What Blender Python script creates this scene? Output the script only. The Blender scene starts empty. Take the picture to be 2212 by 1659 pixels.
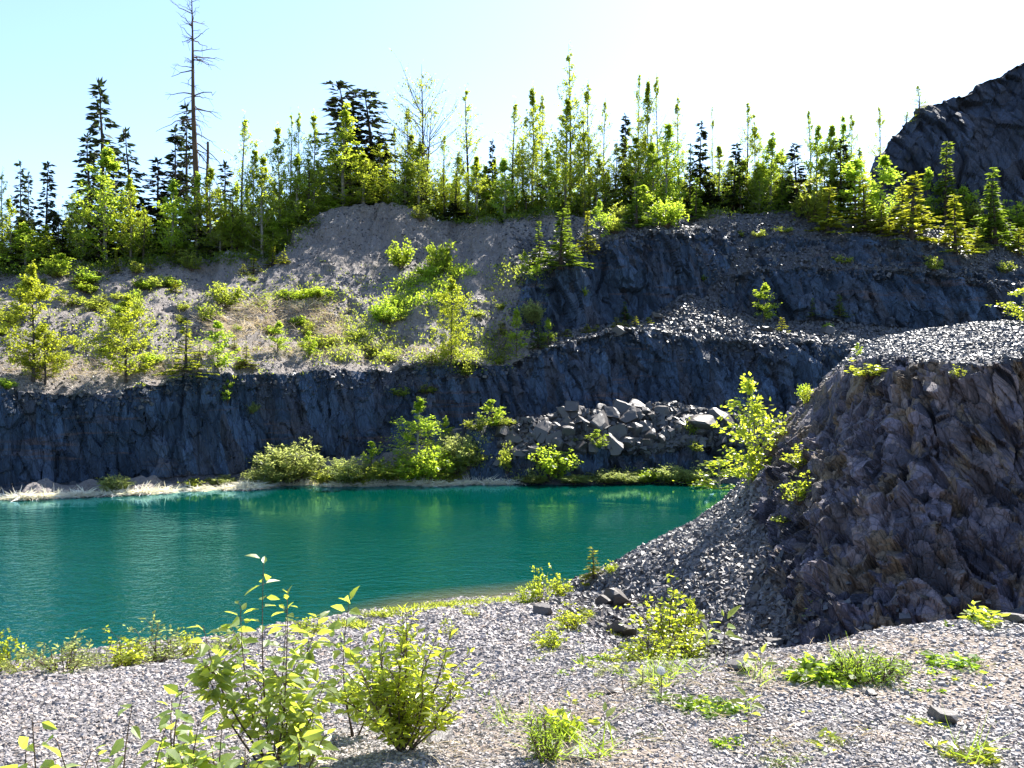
import bpy, math, random
import numpy as np
from mathutils import Vector, Matrix
from mathutils.bvhtree import BVHTree

S = bpy.context.scene
C = S.collection
RAD = math.radians
F = 1850.0                       # focal length in the units the layout was measured in
EYE = 6.0                        # eye height above the lake (lake level is z = 0)
CX, HY = 1106.0, 850.0
NRM = lambda v: v / np.maximum(np.linalg.norm(v, axis=-1, keepdims=True), 1e-9)

def P(px, py, d):
    """measured direction + distance -> place in the world"""
    return ((px - CX) / F * d, d, EYE - (py - HY) / F * d)

# ------------------------------------------------------------------ noise
def _h(ix, iy, iz, seed):
    n = (ix.astype(np.int64) * 374761393 + iy.astype(np.int64) * 668265263
         + iz.astype(np.int64) * 2147483647 + seed * 1274126177) & 0xFFFFFFFF
    n = ((n ^ (n >> 13)) * 1274126177) & 0xFFFFFFFF
    n = ((n ^ (n >> 16)) * 2246822519) & 0xFFFFFFFF
    n = n ^ (n >> 15)
    return (n & 0xFFFFFF) / float(0xFFFFFF)

def vnoise(p, seed=0):
    i = np.floor(p).astype(np.int64); f = p - i
    u = f * f * (3 - 2 * f)
    r = 0
    for dx in (0, 1):
        wx = u[:, 0] if dx else 1 - u[:, 0]
        for dy in (0, 1):
            wy = u[:, 1] if dy else 1 - u[:, 1]
            for dz in (0, 1):
                wz = u[:, 2] if dz else 1 - u[:, 2]
                r = r + wx * wy * wz * _h(i[:, 0] + dx, i[:, 1] + dy, i[:, 2] + dz, seed)
    return r * 2 - 1

def fbm(p, octv=4, seed=0, gain=0.5):
    a, r = 1.0, 0.0
    for k in range(octv):
        r = r + a * vnoise(p * (2.03 ** k) + 17.3 * k, seed + k); a *= gain
    return r

def voro(p, seed=0):
    """nearest jittered cell: per-cell random numbers, offset to its centre, edge closeness"""
    i = np.floor(p).astype(np.int64)
    best = np.full(len(p), 1e9); sec = np.full(len(p), 1e9)
    off = np.zeros_like(p); cid = np.zeros_like(i)
    for dx in (-1, 0, 1):
        for dy in (-1, 0, 1):
            for dz in (-1, 0, 1):
                c = i + np.array([dx, dy, dz])
                q = c + np.stack([_h(c[:, 0], c[:, 1], c[:, 2], seed + k) for k in (1, 2, 3)], 1)
                v = p - q; d = (v * v).sum(1)
                m = d < best
                sec = np.where(m, best, np.minimum(sec, d))
                best = np.where(m, d, best)
                off[m] = v[m]; cid[m] = c[m]
    rnd = np.stack([_h(cid[:, 0], cid[:, 1], cid[:, 2], seed + 10 + k) for k in range(4)], 1)
    return rnd, off, np.sqrt(sec) - np.sqrt(best)

def blocks(p, size, axes, seed, tilt=0.8):
    """fractured-rock relief in about [-1, 1]: every cell is a tilted facet"""
    q = (p @ axes.T) / size
    q = q + 0.13 * np.stack([vnoise(q * 0.7, seed + 50), vnoise(q * 0.7, seed + 51), vnoise(q * 0.7, seed + 52)], 1)
    rnd, off, edge = voro(q, seed)
    return (rnd[:, 0] * 2 - 1) * 0.7 + ((rnd[:, 1:4] - 0.5) * off).sum(1) * 2 * tilt - 0.18 * np.exp(-edge * 14)

def sstep(a, b, x):
    t = np.clip((x - a) / (b - a), 0, 1); return t * t * (3 - 2 * t)

# ------------------------------------------------------------------ mesh making
def mesh_from(name, V, faces, mat=None, smooth=False, attrs=None):
    """V (n,3); faces: list of (m,k) index arrays, or (m,k) arrays paired with a material slot"""
    me = bpy.data.meshes.new(name)
    V = np.ascontiguousarray(V, dtype=np.float32)
    me.vertices.add(len(V)); me.vertices.foreach_set('co', V.ravel())
    arrs, slots = [], []
    for f in faces:
        s = 0
        if isinstance(f, tuple): f, s = f
        if len(f) == 0: continue
        arrs.append(np.asarray(f, dtype=np.int32)); slots.append(np.full(len(f), s, np.int32))
    tot = np.concatenate([np.full(len(a), a.shape[1], np.int32) for a in arrs])
    idx = np.concatenate([a.ravel() for a in arrs])
    st = np.concatenate([[0], np.cumsum(tot)[:-1]]).astype(np.int32)
    me.loops.add(len(idx)); me.loops.foreach_set('vertex_index', idx)
    me.polygons.add(len(tot)); me.polygons.foreach_set('loop_start', st); me.polygons.foreach_set('loop_total', tot)
    me.polygons.foreach_set('material_index', np.concatenate(slots))
    me.polygons.foreach_set('use_smooth', np.full(len(tot), smooth))
    for m in (mat if isinstance(mat, (list, tuple)) else [mat]):
        if m: me.materials.append(m)
    for k, a in (attrs or {}).items():
        at = me.attributes.new(k, 'FLOAT', 'POINT'); at.data.foreach_set('value', np.asarray(a, np.float32))
    me.update(calc_edges=True); me.validate()
    return me

def obj(name, me, parent=None):
    o = bpy.data.objects.new(name, me); C.objects.link(o)
    if parent: o.parent = parent
    return o

def tag(o, label=None, cat=None, group=None, kind=None):
    if label: o['label'] = label
    if cat: o['category'] = cat
    if group: o['group'] = group
    if kind: o['kind'] = kind
    return o

def grid_faces(nr, nc):
    a = (np.arange(nr - 1)[:, None] * nc + np.arange(nc - 1)[None, :]).ravel()
    return np.stack([a, a + 1, a + nc + 1, a + nc], 1)

def grid_normals(G):
    du = np.gradient(G, axis=1); dv = np.gradient(G, axis=0)
    return NRM(np.cross(du, dv))

# ------------------------------------------------------------------ materials
def new_mat(name):
    m = bpy.data.materials.new(name); m.use_nodes = True
    nt = m.node_tree; nt.nodes.clear()
    out = nt.nodes.new('ShaderNodeOutputMaterial')
    return m, nt, out

class N:
    """tiny node helper"""
    def __init__(s, nt): s.nt = nt
    def node(s, t, **kw):
        n = s.nt.nodes.new(t)
        for k, v in kw.items():
            if k in ('operation', 'blend_type', 'data_type', 'feature', 'noise_dimensions', 'attribute_name', 'distance'): setattr(n, k, v)
            else: s.set(n, k, v)
        return n
    def set(s, n, k, v):
        i = n.inputs[int(k[1:])] if k[0] == 'i' and k[1:].isdigit() else n.inputs[k.replace('_', ' ')]
        if isinstance(v, bpy.types.NodeSocket): s.nt.links.new(v, i)
        else: i.default_value = v
    def coord(s, kind='Object'): return s.nt.nodes.new('ShaderNodeTexCoord').outputs[kind]
    def pos(s): return s.nt.nodes.new('ShaderNodeNewGeometry').outputs['Position']
    def noise(s, vec, scale, detail=4, rough=0.6):
        n = s.nt.nodes.new('ShaderNodeTexNoise'); s.nt.links.new(vec, n.inputs['Vector'])
        n.inputs['Scale'].default_value = scale; n.inputs['Detail'].default_value = detail; n.inputs['Roughness'].default_value = rough
        return n.outputs['Fac']
    def voro(s, vec, scale, feature='F1', out='Distance'):
        n = s.nt.nodes.new('ShaderNodeTexVoronoi'); n.feature = feature; s.nt.links.new(vec, n.inputs['Vector'])
        n.inputs['Scale'].default_value = scale
        return n.outputs[out]
    def math(s, op, a, b=0.0, clamp=False):
        n = s.nt.nodes.new('ShaderNodeMath'); n.operation = op; n.use_clamp = clamp
        s.set(n, 'i0', a); s.set(n, 'i1', b); return n.outputs[0]
    def ramp(s, fac, stops, interp='LINEAR'):
        n = s.nt.nodes.new('ShaderNodeValToRGB'); s.nt.links.new(fac, n.inputs[0]); n.color_ramp.interpolation = interp
        el = n.color_ramp.elements
        while len(el) < len(stops): el.new(0.5)
        for e, (p, c) in zip(el, stops):
            e.position = p; e.color = (c if isinstance(c, tuple) else (c, c, c)) + (1,)
        return n.outputs[0]
    def mix(s, fac, a, b, mode='MIX'):
        n = s.nt.nodes.new('ShaderNodeMix'); n.data_type = 'RGBA'; n.blend_type = mode
        s.set(n, 'i0', fac)
        for k, v in (('i6', a), ('i7', b)):
            s.set(n, k, v if isinstance(v, bpy.types.NodeSocket) else tuple(v) + (1,))
        return n.outputs[2]
    def attr(s, name):
        n = s.nt.nodes.new('ShaderNodeAttribute'); n.attribute_name = name; return n.outputs['Fac']
    def mapping(s, vec, scale=(1, 1, 1), rot=(0, 0, 0)):
        n = s.nt.nodes.new('ShaderNodeMapping'); s.nt.links.new(vec, n.inputs[0])
        n.inputs['Scale'].default_value = scale; n.inputs['Rotation'].default_value = rot; return n.outputs[0]
    def strata(s, vec, size=(1, 1, 3), rot=(0, 0, 0)):
        n = s.nt.nodes.new('ShaderNodeMapping'); n.vector_type = 'TEXTURE'; s.nt.links.new(vec, n.inputs[0])
        n.inputs['Scale'].default_value = size; n.inputs['Rotation'].default_value = rot; return n.outputs[0]
    def bump(s, h, strength=0.5, dist=0.1, normal=None):
        n = s.nt.nodes.new('ShaderNodeBump'); s.nt.links.new(h, n.inputs['Height'])
        n.inputs['Strength'].default_value = strength; n.inputs['Distance'].default_value = dist
        if normal: s.nt.links.new(normal, n.inputs['Normal'])
        return n.outputs[0]
    def principled(s, base, rough=0.8, spec=0.3, normal=None, **kw):
        n = s.nt.nodes.new('ShaderNodeBsdfPrincipled')
        s.set(n, 'Base_Color', base if isinstance(base, bpy.types.NodeSocket) else tuple(base) + (1,))
        s.set(n, 'Roughness', rough); n.inputs['Specular IOR Level'].default_value = spec
        if normal: s.nt.links.new(normal, n.inputs['Normal'])
        for k, v in kw.items(): s.set(n, k, v)
        return n.outputs[0]

def mat_terrain(name, strata_rot, rock_a, rock_b, rust, scale=1.0, seams=True):
    """slate rock with fractures; where the vertex masks say so, loose slate scree or bare grey-brown soil"""
    m, nt, out = new_mat(name); n = N(nt)
    p = n.pos()
    st = n.strata(p, (1.0 / scale, 1.0 / scale, 3.6 / scale), strata_rot)
    big = n.noise(p, 0.16 * scale, 3); fine = n.noise(st, 2.6, 6, 0.65); tiny = n.noise(p, 14 * scale, 3, 0.7)
    cell = n.voro(st, 0.9, out='Color'); cell2 = n.voro(st, 2.8, out='Color')
    val = nt.nodes.new('ShaderNodeSeparateColor'); nt.links.new(cell, val.inputs[0])
    val2 = nt.nodes.new('ShaderNodeSeparateColor'); nt.links.new(cell2, val2.inputs[0])
    tone = n.math('ADD', n.math('MULTIPLY', val.outputs[2], .36), n.math('ADD', n.math('MULTIPLY', val2.outputs[0], .34), n.math('MULTIPLY', fine, .36)))
    col = n.mix(n.ramp(tone, [(0.30, 0.0), (0.75, 1.0)]), rock_a, rock_b)
    col = n.mix(n.ramp(val.outputs[0], [(0.55, 0.0), (0.8, 0.75)]), col, rust)
    col = n.mix(n.ramp(val.outputs[1], [(0.6, 0.0), (0.95, 0.6)]), col, tuple(c * 1.9 for c in rock_b))
    if seams: seam = n.noise(n.mapping(p, (.10 * scale, .10 * scale, 1.5 * scale), (.05, .12, 0)), 1.0, 4, .6)
    if seams: col = n.mix(n.math('MULTIPLY', n.ramp(seam, [(0.56, 0.0), (0.60, 1.0), (0.66, 0.0)]), n.ramp(big, [(0.45, 0.0), (0.6, .7)])), col, tuple(c * k for c, k in zip(rust, (2.2, 1.3, .8))))
    streak = n.noise(n.strata(p, (.8 / scale, .8 / scale, 8.0 / scale), strata_rot), 1.0, 4, .6)
    col = n.mix(n.ramp(streak, [(0.5, 0.0), (0.66, 0.6)]), col, tuple(c * .5 for c in rock_a))
    if not seams: col = n.mix(n.ramp(n.noise(n.strata(p, (.35, .35, 2.2), strata_rot), 1.0, 5, .6), [(0.54, 0.0), (0.66, .8)]), col, rust)
    crack = n.voro(st, 1.7, 'DISTANCE_TO_EDGE')
    crack2 = n.voro(st, 5.0, 'DISTANCE_TO_EDGE')
    ck = n.math('MINIMUM', n.ramp(crack, [(0.0, 0.0), (0.05, 1.0)]), n.ramp(crack2, [(0.0, 0.45), (0.08, 1.0)]))
    col = n.mix(n.math('MULTIPLY', n.math('SUBTRACT', 1.0, ck), 0.5), col, (0.012, 0.012, 0.014))
    scree = n.mix(n.ramp(tiny, [(0.3, 0.0), (0.7, 1.0)]), (0.030, 0.031, 0.038), (0.105, 0.103, 0.114))
    soilc = n.mix(n.noise(p, 1.3, 5, 0.7), (0.100, 0.080, 0.066), (0.235, 0.192, 0.162))
    soilc = n.mix(n.ramp(tiny, [(0.45, 0.0), (0.62, 0.6)]), soilc, (0.28, 0.265, 0.265))
    soilc = n.mix(n.ramp(n.voro(p, 4.5 * scale), [(0.05, 0.5), (0.22, 0.0)]), soilc, (0.10, 0.09, 0.085))
    soilc = n.mix(n.ramp(big, [(0.42, 0.0), (0.62, 0.45)]), soilc, (0.20, 0.185, 0.185))
    fs = n.math('ADD', n.attr('scree'), n.math('MULTIPLY', n.math('SUBTRACT', n.noise(p, 1.1, 5, 0.7), 0.5), 0.9))
    ff = n.math('ADD', n.attr('soil'), n.math('MULTIPLY', n.math('SUBTRACT', n.noise(p, 0.9, 5, 0.7), 0.5), 0.9))
    col = n.mix(n.ramp(fs, [(0.42, 0.0), (0.58, 1.0)]), col, scree)
    col = n.mix(n.ramp(ff, [(0.42, 0.0), (0.58, 1.0)]), col, soilc)
    h = n.math('ADD', n.math('MULTIPLY', ck, 0.5), n.math('MULTIPLY', n.noise(st, 5.0, 7, 0.72), 1.2))
    h = n.math('ADD', h, n.math('MULTIPLY', tiny, 0.35))
    nt.links.new(n.principled(col, 0.75, 0.35, n.bump(h, 0.9, 0.14 / scale)), out.inputs[0])
    return m

def mat_stone(name, a, b, rough=0.6, spec=0.4):
    """loose stones: every stone (mesh island) gets its own tone"""
    m, nt, out = new_mat(name); n = N(nt)
    geo = nt.nodes.new('ShaderNodeNewGeometry')
    rnd = geo.outputs['Random Per Island']
    col = n.mix(rnd, a, b)
    r2 = n.math('FRACT', n.math('MULTIPLY', rnd, 37.0))
    col = n.mix(n.ramp(r2, [(0.80, 0.0), (0.97, 0.7)]), col, (b[0] * 1.15, b[1] * 0.95, b[2] * 0.75))
    fine = n.noise(geo.outputs['Position'], 30.0, 4, 0.7)
    col = n.mix(n.ramp(fine, [(0.35, 0.35), (0.6, 0.0)]), col, tuple(x * 0.5 for x in a))
    nt.links.new(n.principled(col, rough, spec, n.bump(fine, 0.35, 0.02)), out.inputs[0])
    return m

def mat_leaf(name, c1, c2, trans=0.5, tcol=None, gloss=0.35, rough=0.4):
    """thin leaf: reflects, and glows when the sun is behind it; tone differs per leaf and per plant"""
    m, nt, out = new_mat(name); n = N(nt)
    geo = nt.nodes.new('ShaderNodeNewGeometry'); inf = nt.nodes.new('ShaderNodeObjectInfo')
    rnd = geo.outputs['Random Per Island']
    col = n.mix(rnd, c1, c2)
    hsv = nt.nodes.new('ShaderNodeHueSaturation'); nt.links.new(col, hsv.inputs['Color'])
    n.set(hsv, 'Hue', n.math('ADD', 0.485, n.math('MULTIPLY', inf.outputs['Random'], 0.03)))
    n.set(hsv, 'Value', n.math('ADD', 0.75, n.math('MULTIPLY', inf.outputs['Random'], 0.5)))
    col = hsv.outputs[0]
    pr = n.principled(col, rough, gloss)
    tr = nt.nodes.new('ShaderNodeBsdfTranslucent')
    tc = tcol or tuple(min(1, x * k) for x, k in zip(c2, (2.2, 2.2, 1.0)))
    nt.links.new(n.mix(0.35, tc, n.mix(1.0, col, (3.0, 3.0, 1.5), 'MULTIPLY')), tr.inputs[0])
    mx = nt.nodes.new('ShaderNodeMixShader'); mx.inputs[0].default_value = trans
    nt.links.new(pr, mx.inputs[1]); nt.links.new(tr.outputs[0], mx.inputs[2])
    nt.links.new(mx.outputs[0], out.inputs[0])
    return m

def mat_bark(name, a, b, scale=6.0):
    m, nt, out = new_mat(name); n = N(nt)
    v = n.mapping(n.coord(), (1, 1, 0.25)); f = n.noise(v, scale, 5, 0.7)
    nt.links.new(n.principled(n.mix(n.ramp(f, [(0.3, 0.0), (0.7, 1.0)]), a, b), 0.9, 0.15, n.bump(f, 0.6, 0.03)), out.inputs[0])
    return m
# ================================================================== camera, light, sky
cam = bpy.data.cameras.new('camera'); camo = bpy.data.objects.new('camera', cam); C.objects.link(camo)
camo.location = (0, 0, EYE); camo.rotation_euler = (RAD(90), 0, 0)
cam.sensor_width = 36.0; cam.lens = 36.0 * F / 2212.0
cam.shift_y = (HY - 829.5) / 2212.0
cam.clip_start = 0.05; cam.clip_end = 6000
S.camera = camo

SUN_EL, SUN_AZ = RAD(49), RAD(36)          # sun ahead and to the right
sd = Vector((math.cos(SUN_EL) * math.sin(SUN_AZ), math.cos(SUN_EL) * math.cos(SUN_AZ), math.sin(SUN_EL)))
sl = bpy.data.lights.new('sun', 'SUN'); sl.energy = 5.0; sl.angle = RAD(0.5); sl.color = (1.0, 0.95, 0.87)
so = bpy.data.objects.new('sun', sl); C.objects.link(so)
so.rotation_euler = sd.to_track_quat('Z', 'Y').to_euler(); so.location = (60, 90, 120)

W = bpy.data.worlds.new('World'); S.world = W; W.use_nodes = True
wn = W.node_tree; wn.nodes.clear()
sky = wn.nodes.new('ShaderNodeTexSky'); sky.sky_type = 'NISHITA'; sky.sun_disc = False
sky.sun_elevation = SUN_EL; sky.sun_rotation = SUN_AZ; sky.altitude = 600; sky.air_density = 1.0; sky.dust_density = 1.0; sky.ozone_density = 3.0
bg = wn.nodes.new('ShaderNodeBackground'); bg.inputs[1].default_value = 0.11
wo = wn.nodes.new('ShaderNodeOutputWorld')
wn.links.new(sky.outputs[0], bg.inputs[0]); wn.links.new(bg.outputs[0], wo.inputs[0])
S.view_settings.view_transform = 'Standard'; S.view_settings.look = 'None'
S.view_settings.exposure = 1.7; S.view_settings.gamma = 1.0
S.cycles.max_bounces = 8; S.cycles.transparent_max_bounces = 8
S.cycles.diffuse_bounces = 3; S.cycles.glossy_bounces = 3; S.cycles.transmission_bounces = 4
S.cycles.sample_clamp_indirect = 6.0

# ================================================================== far side of the quarry: break lines of the benches
def line(*pts):
    a = np.array([p for p in pts], float); return a

def offs(l, dd, dz):
    z = EYE - (l[:, 1] - HY) / F * l[:, 2] + dz; r = l.copy(); r[:, 2] += dd; r[:, 1] = HY + (EYE - z) / r[:, 2] * F; return r

def zline(pts):        # (px, d, z) -> (px, py, d)
    return np.array([(p, HY + (EYE - z) / d * F, d) for p, d, z in pts], float)

shore = line((-900, 1130, 0), (-400, 1103, 0), (0, 1080, 0), (300, 1068, 0), (550, 1056, 0), (850, 1049, 0), (1110, 1046, 0), (1300, 1045, 0), (1500, 1044, 0), (1700, 1042, 0), (2212, 1038, 0), (3100, 1033, 0))
shore[:, 2] = EYE * F / (shore[:, 1] - HY)
under = shore.copy(); under[:, 2] -= 3.0; under[:, 1] = HY + (EYE + 1.5) / under[:, 2] * F
bank = line((-900, 1120, 40.4), (0, 1070, 49), (300, 1059, 51.9), (550, 1046, 55.0), (700, 1036, 56.6), (850, 1030, 57.2), (960, 1022, 57.6), (1040, 1000, 58.0), (1090, 985, 58.6), (1150, 988, 59), (1220, 990, 59.2), (1290, 965, 59.4), (1400, 966, 59.6), (1480, 955, 59.8), (1560, 950, 60), (1700, 950, 60), (2212, 960, 60), (3100, 970, 61))
foot = line((-900, 1112, 41.3), (0, 1064, 49.8), (300, 1050, 52.8), (500, 1034, 55.4), (560, 1022, 56.6), (700, 1000, 58.6), (850, 990, 59.2), (950, 962, 60.2), (1010, 925, 61.2), (1045, 908, 61.5), (1085, 912, 61.9), (1140, 908, 62.2), (1200, 894, 62.6), (1250, 884, 63.0), (1330, 888, 63.4), (1380, 880, 63.6), (1430, 868, 63.8), (1490, 880, 63.6), (1560, 900, 63.3), (1700, 912, 63), (2212, 920, 63), (3100, 930, 63))
foot_shift = lambda px: sstep(960, 1060, px)
foot[:, 2] -= 2.6 * foot_shift(foot[:, 0])
bank[:, 2] -= 1.2 * foot_shift(bank[:, 0])
trough = offs(foot, 1.0, 0.15); _k = foot_shift(trough[:, 0])
_z = EYE - (trough[:, 1] - HY) / F * trough[:, 2] - 1.4 * _k; trough[:, 2] += 2.6 * _k - 0.3 * (1 - _k); trough[:, 1] = HY + (EYE - _z) / trough[:, 2] * F
lip = line((-900, 838, 42.6), (-300, 830, 48), (0, 838, 51.4), (110, 842, 52.2), (187, 852, 53.0), (260, 838, 53.6), (351, 828, 54.4), (390, 813, 55.0), (507, 806, 57.0), (620, 806, 59.2), (703, 797, 60.3), (810, 797, 61.2), (900, 792, 62.2), (1029, 790, 63.0), (1100, 783, 63.6), (1140, 765, 63.8), (1185, 748, 64.2), (1250, 730, 64.6), (1302, 716, 65.0), (1384, 712, 65.3), (1458, 725, 65.2), (1566, 737, 65), (1751, 737, 65), (1858, 755, 65), (2000, 775, 65), (2212, 790, 65), (3100, 800, 65))
low = line((-900, 775, 49.5), (0, 772, 57.5), (300, 768, 59.5), (500, 748, 62.5), (700, 738, 65.2), (850, 738, 66.6), (1000, 748, 66.8), (1070, 745, 66.3), (1120, 735, 66.0), (1160, 722, 66.2), (1210, 718, 66.6), (1300, 706, 67.2), (1390, 695, 67.7), (1440, 664, 68.6), (1482, 630, 69.8), (1530, 652, 69.2), (1590, 676, 68.7), (1640, 692, 68.5), (1750, 696, 68.6), (1850, 702, 68.6), (2000, 715, 68.6), (2212, 730, 68.6), (3100, 740, 68))
mid = line((-900, 668, 58), (0, 662, 65.5), (300, 655, 67.6), (500, 640, 70.2), (600, 622, 72.0), (700, 602, 73.8), (850, 596, 75), (1000, 604, 74.4), (1090, 606, 72.0), (1150, 592, 69.2), (1190, 584, 69.0), (1240, 564, 69.2), (1290, 531, 69.5), (1340, 511, 69.8), (1400, 502, 70.1), (1470, 502, 70.3), (1500, 512, 70.8), (1512, 545, 71.3), (1522, 590, 71.2), (1534, 612, 70.6), (1570, 598, 70.4), (1600, 590, 70.4), (1653, 582, 70.4), (1731, 577, 70.4), (1800, 583, 70.4), (1936, 580, 70.3), (2030, 588, 70.2), (2093, 602, 70.2), (2212, 630, 70.2), (3100, 640, 70))
upper = line((-900, 630, 62), (0, 622, 69.3), (300, 606, 72), (430, 598, 74), (560, 592, 75.6), (640, 556, 77.5), (700, 518, 79.8), (770, 500, 81), (860, 492, 81.8), (930, 512, 80.8), (1000, 530, 80), (1090, 530, 78), (1150, 544, 75.5), (1240, 530, 74.6), (1290, 508, 74.4), (1400, 490, 74.5), (1500, 488, 75.5), (1560, 492, 76), (1620, 502, 76.4), (1700, 500, 76.6), (1800, 506, 76.4), (1936, 510, 76), (2030, 530, 75.6), (2090, 556, 75.2), (2150, 568, 75.2), (2212, 580, 75.2), (3100, 600, 75))
ridge = line((-900, 600, 66), (-200, 592, 71.5), (0, 586, 73), (130, 580, 74), (300, 564, 76), (430, 560, 77.5), (560, 556, 78.5), (620, 526, 80.4), (660, 492, 82), (690, 462, 83.2), (770, 444, 84.2), (860, 437, 85), (930, 462, 84.6), (1000, 482, 84), (1100, 472, 83.2), (1200, 462, 83), (1300, 464, 83), (1440, 456, 82.4), (1550, 459, 83), (1700, 452, 83), (1800, 468, 83), (1900, 478, 82.4), (2000, 492, 82), (2100, 512, 82), (2212, 532, 82), (3100, 545, 82))
for _l, _a, _b in ((lip, 2, 0), (low, 2, 3), (mid, 2, 3), (upper, 2, 0.6), (ridge, 1, 0)):
    _l[:, 2] += _a * sstep(1020, 1200, _l[:, 0]) + _b * sstep(1200, 1330, _l[:, 0])
back1, back2, back3 = offs(ridge, 6, 0.1), offs(ridge, 40, -0.6), offs(ridge, 400, -3)
FAR = [under, shore, bank, foot, trough, lip, low, mid, upper, ridge, back1, back2, back3]
ROWS = [4, 10, 16, 5, 62, 34, 62, 36, 34, 5, 10, 8]
FPX = np.concatenate([np.linspace(-900, -30, 110)[:-1], np.linspace(-30, 2242, 860), np.linspace(2242, 3100, 90)[1:]])

def sm(px, l):
    """interpolate a break line along px, lightly smoothed"""
    y = sum(np.interp(px + k, l[:, 0], l[:, 1]) for k in (-12, -4, 4, 12)) / 4
    d = sum(np.interp(px + k, l[:, 0], l[:, 2]) for k in (-12, -4, 4, 12)) / 4
    return y, d

def loft(lines, rows, px, amp=0.35, seed=0):
    X, tags = [], []
    for k in range(len(lines) - 1):
        y0, d0 = sm(px, lines[k]); y1, d1 = sm(px, lines[k + 1])
        last = k == len(lines) - 2
        for t in np.linspace(0, 1, rows[k] + (1 if last else 0), endpoint=last):
            d = d0 + (d1 - d0) * t
            z0 = EYE - (y0 - HY) / F * d0; z1 = EYE - (y1 - HY) / F * d1
            X.append(np.stack([(px - CX) / F * d, d, z0 + (z1 - z0) * t], 1)); tags.append(k + t)
    return np.array(X), np.array(tags)

def far_z(px, d):
    """height of the far hillside (before relief) at a bearing and distance"""
    zs, ds = [], []
    for l in FAR:
        y, dd = sm(np.array([px]), l); zs.append(EYE - (y[0] - HY) / F * dd[0]); ds.append(dd[0])
    return float(np.interp(d, ds, zs))

G, tg = loft(FAR, ROWS, FPX)
nr, nc = G.shape[:2]
for _ in range(2):                                     # soften the creases a little
    G[1:-1] = G[1:-1] * 0.5 + (G[:-2] + G[2:]) * 0.25
nv = grid_normals(G)
steep = 1 - np.clip(nv[..., 2], -1, 1)                  # 0 flat ... 1 vertical
pxg = np.broadcast_to(FPX[None, :], (nr, nc)); tgg = np.broadcast_to(tg[:, None], (nr, nc))
flat = G.reshape(-1, 3); px_ = pxg.ravel(); tg_ = tgg.ravel(); stp = steep.ravel()
wob = fbm(flat * 0.22, 4, 5) ; wob2 = fbm(flat * 0.9, 4, 9)
rock = sstep(0.34, 0.5, stp + 0.10 * wob + 0.05 * wob2)
# soil covers the slopes left of the dark upper cliff, loose slate covers benches to its right
leftness = 1 - sstep(1090, 1180, px_ + 45 * wob)
soil = leftness * (tg_ > 4.9) * (1 - 0.9 * rock)
soil = np.maximum(soil, sstep(9.0, 9.6, tg_) * 0.9)
soil = np.maximum(soil, sstep(8.0, 8.5, tg_) * (1 - sstep(1500, 1650, px_ + 60 * wob)) * 0.8)
soil = np.maximum(soil, (tg_ < 3.0) * (1 - sstep(1020, 1120, px_)) * 0.8 * (1 - rock))
scree = (1 - rock) * (1 - soil)
_rb = sstep(1590, 1650, px_) * sstep(7.0, 7.15, tg_) * (1 - sstep(7.7, 8.1, tg_ + .15 * wob)) * .95      # broken ledges above the right-hand cliff
rock = np.maximum(rock, _rb * sstep(-.5, .1, wob2)); scree = np.minimum(scree, 1 - rock)
scree = np.maximum(scree, 0.45 * sstep(7.0, 7.4, tg_) * sstep(1450, 1600, px_) * (1 - soil) * (1 - _rb))
AX = np.array([[0.96, 0.05, 0.20], [0.05, 0.98, -0.1], [-0.06, 0.03, 0.36]])
rough_ = 0.45 + 0.55 * sstep(900, 1250, px_)
disp = rock * (rough_ * (0.62 * blocks(flat, 2.6, AX, 3) + 0.36 * blocks(flat, 1.1, AX, 7)) + 0.22 * blocks(flat, 0.5, AX, 11) + 0.55 * wob)
disp += scree * (0.35 * wob + 0.16 * wob2 + 0.15 * blocks(flat, 0.7, np.eye(3), 21))
disp += soil * (0.50 * wob + 0.20 * wob2 + 0.75 * fbm(flat * np.array([.55, .10, .10]) + 0.4 * wob[:, None], 4, 35) + 0.16 * fbm(flat * np.array([1.2, 0.3, 0.3]), 3, 31))
# fallen-away column at the foot of the right-hand cliffs, hard edges at the lips
calm = np.clip(np.minimum(tg_ / 1.4, (10.0 - tg_) / 0.8), 0.12, 1)
flat2 = flat + nv.reshape(-1, 3) * (disp * calm)[:, None] * np.array([1, 1, 0.8])
M_far = mat_terrain('far_quarry_rock', (0.1, -0.18, 0.0), (0.010, 0.022, 0.042), (0.038, 0.060, 0.098), (0.056, 0.056, 0.070), 1.0)
far_me = mesh_from('quarry_hillside', flat2, [grid_faces(nr, nc)], M_far, attrs={'rock': rock, 'soil': soil, 'scree': scree})
tag(obj('quarry_hillside', far_me), 'stepped quarry hillside of dark slate cliffs and pale soil slopes', kind='structure')
FAR_SURF = (flat2.reshape(nr, nc, 3), soil.reshape(nr, nc), scree.reshape(nr, nc), rock.reshape(nr, nc), px_.reshape(nr, nc), tg_.reshape(nr, nc))

# ================================================================== dark rock hill at the upper right, behind the trees
top = line((1862, 470, 93), (1880, 402, 94.5), (1893, 362, 95.3), (1908, 322, 96), (1935, 290, 96.8), (1960, 262, 97.4), (1985, 238, 98), (2010, 226, 98.6), (2040, 217, 99), (2062, 208, 99), (2095, 192, 99.4), (2130, 172, 99.8), (2170, 152, 100.2), (2212, 128, 100.6), (2300, 95, 101), (2450, 60, 102), (2800, 30, 103), (3300, 20, 104))
bot = line((1862, 475, 92.5), (1900, 500, 91.8), (2000, 510, 91), (2212, 540, 90), (3300, 560, 89))
bm = line((1862, 472, 92.7), (1880, 430, 93.2), (1908, 400, 93.6), (2000, 352, 94.6), (2100, 320, 95), (2212, 290, 95.4), (2450, 250, 96), (3300, 220, 97))
bk = offs(top, 12, -1.0); bk[0] = (1862, 465, 99)
bk2 = offs(top, 55, -14); bk2[0] = (1862, 462, 112)
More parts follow.
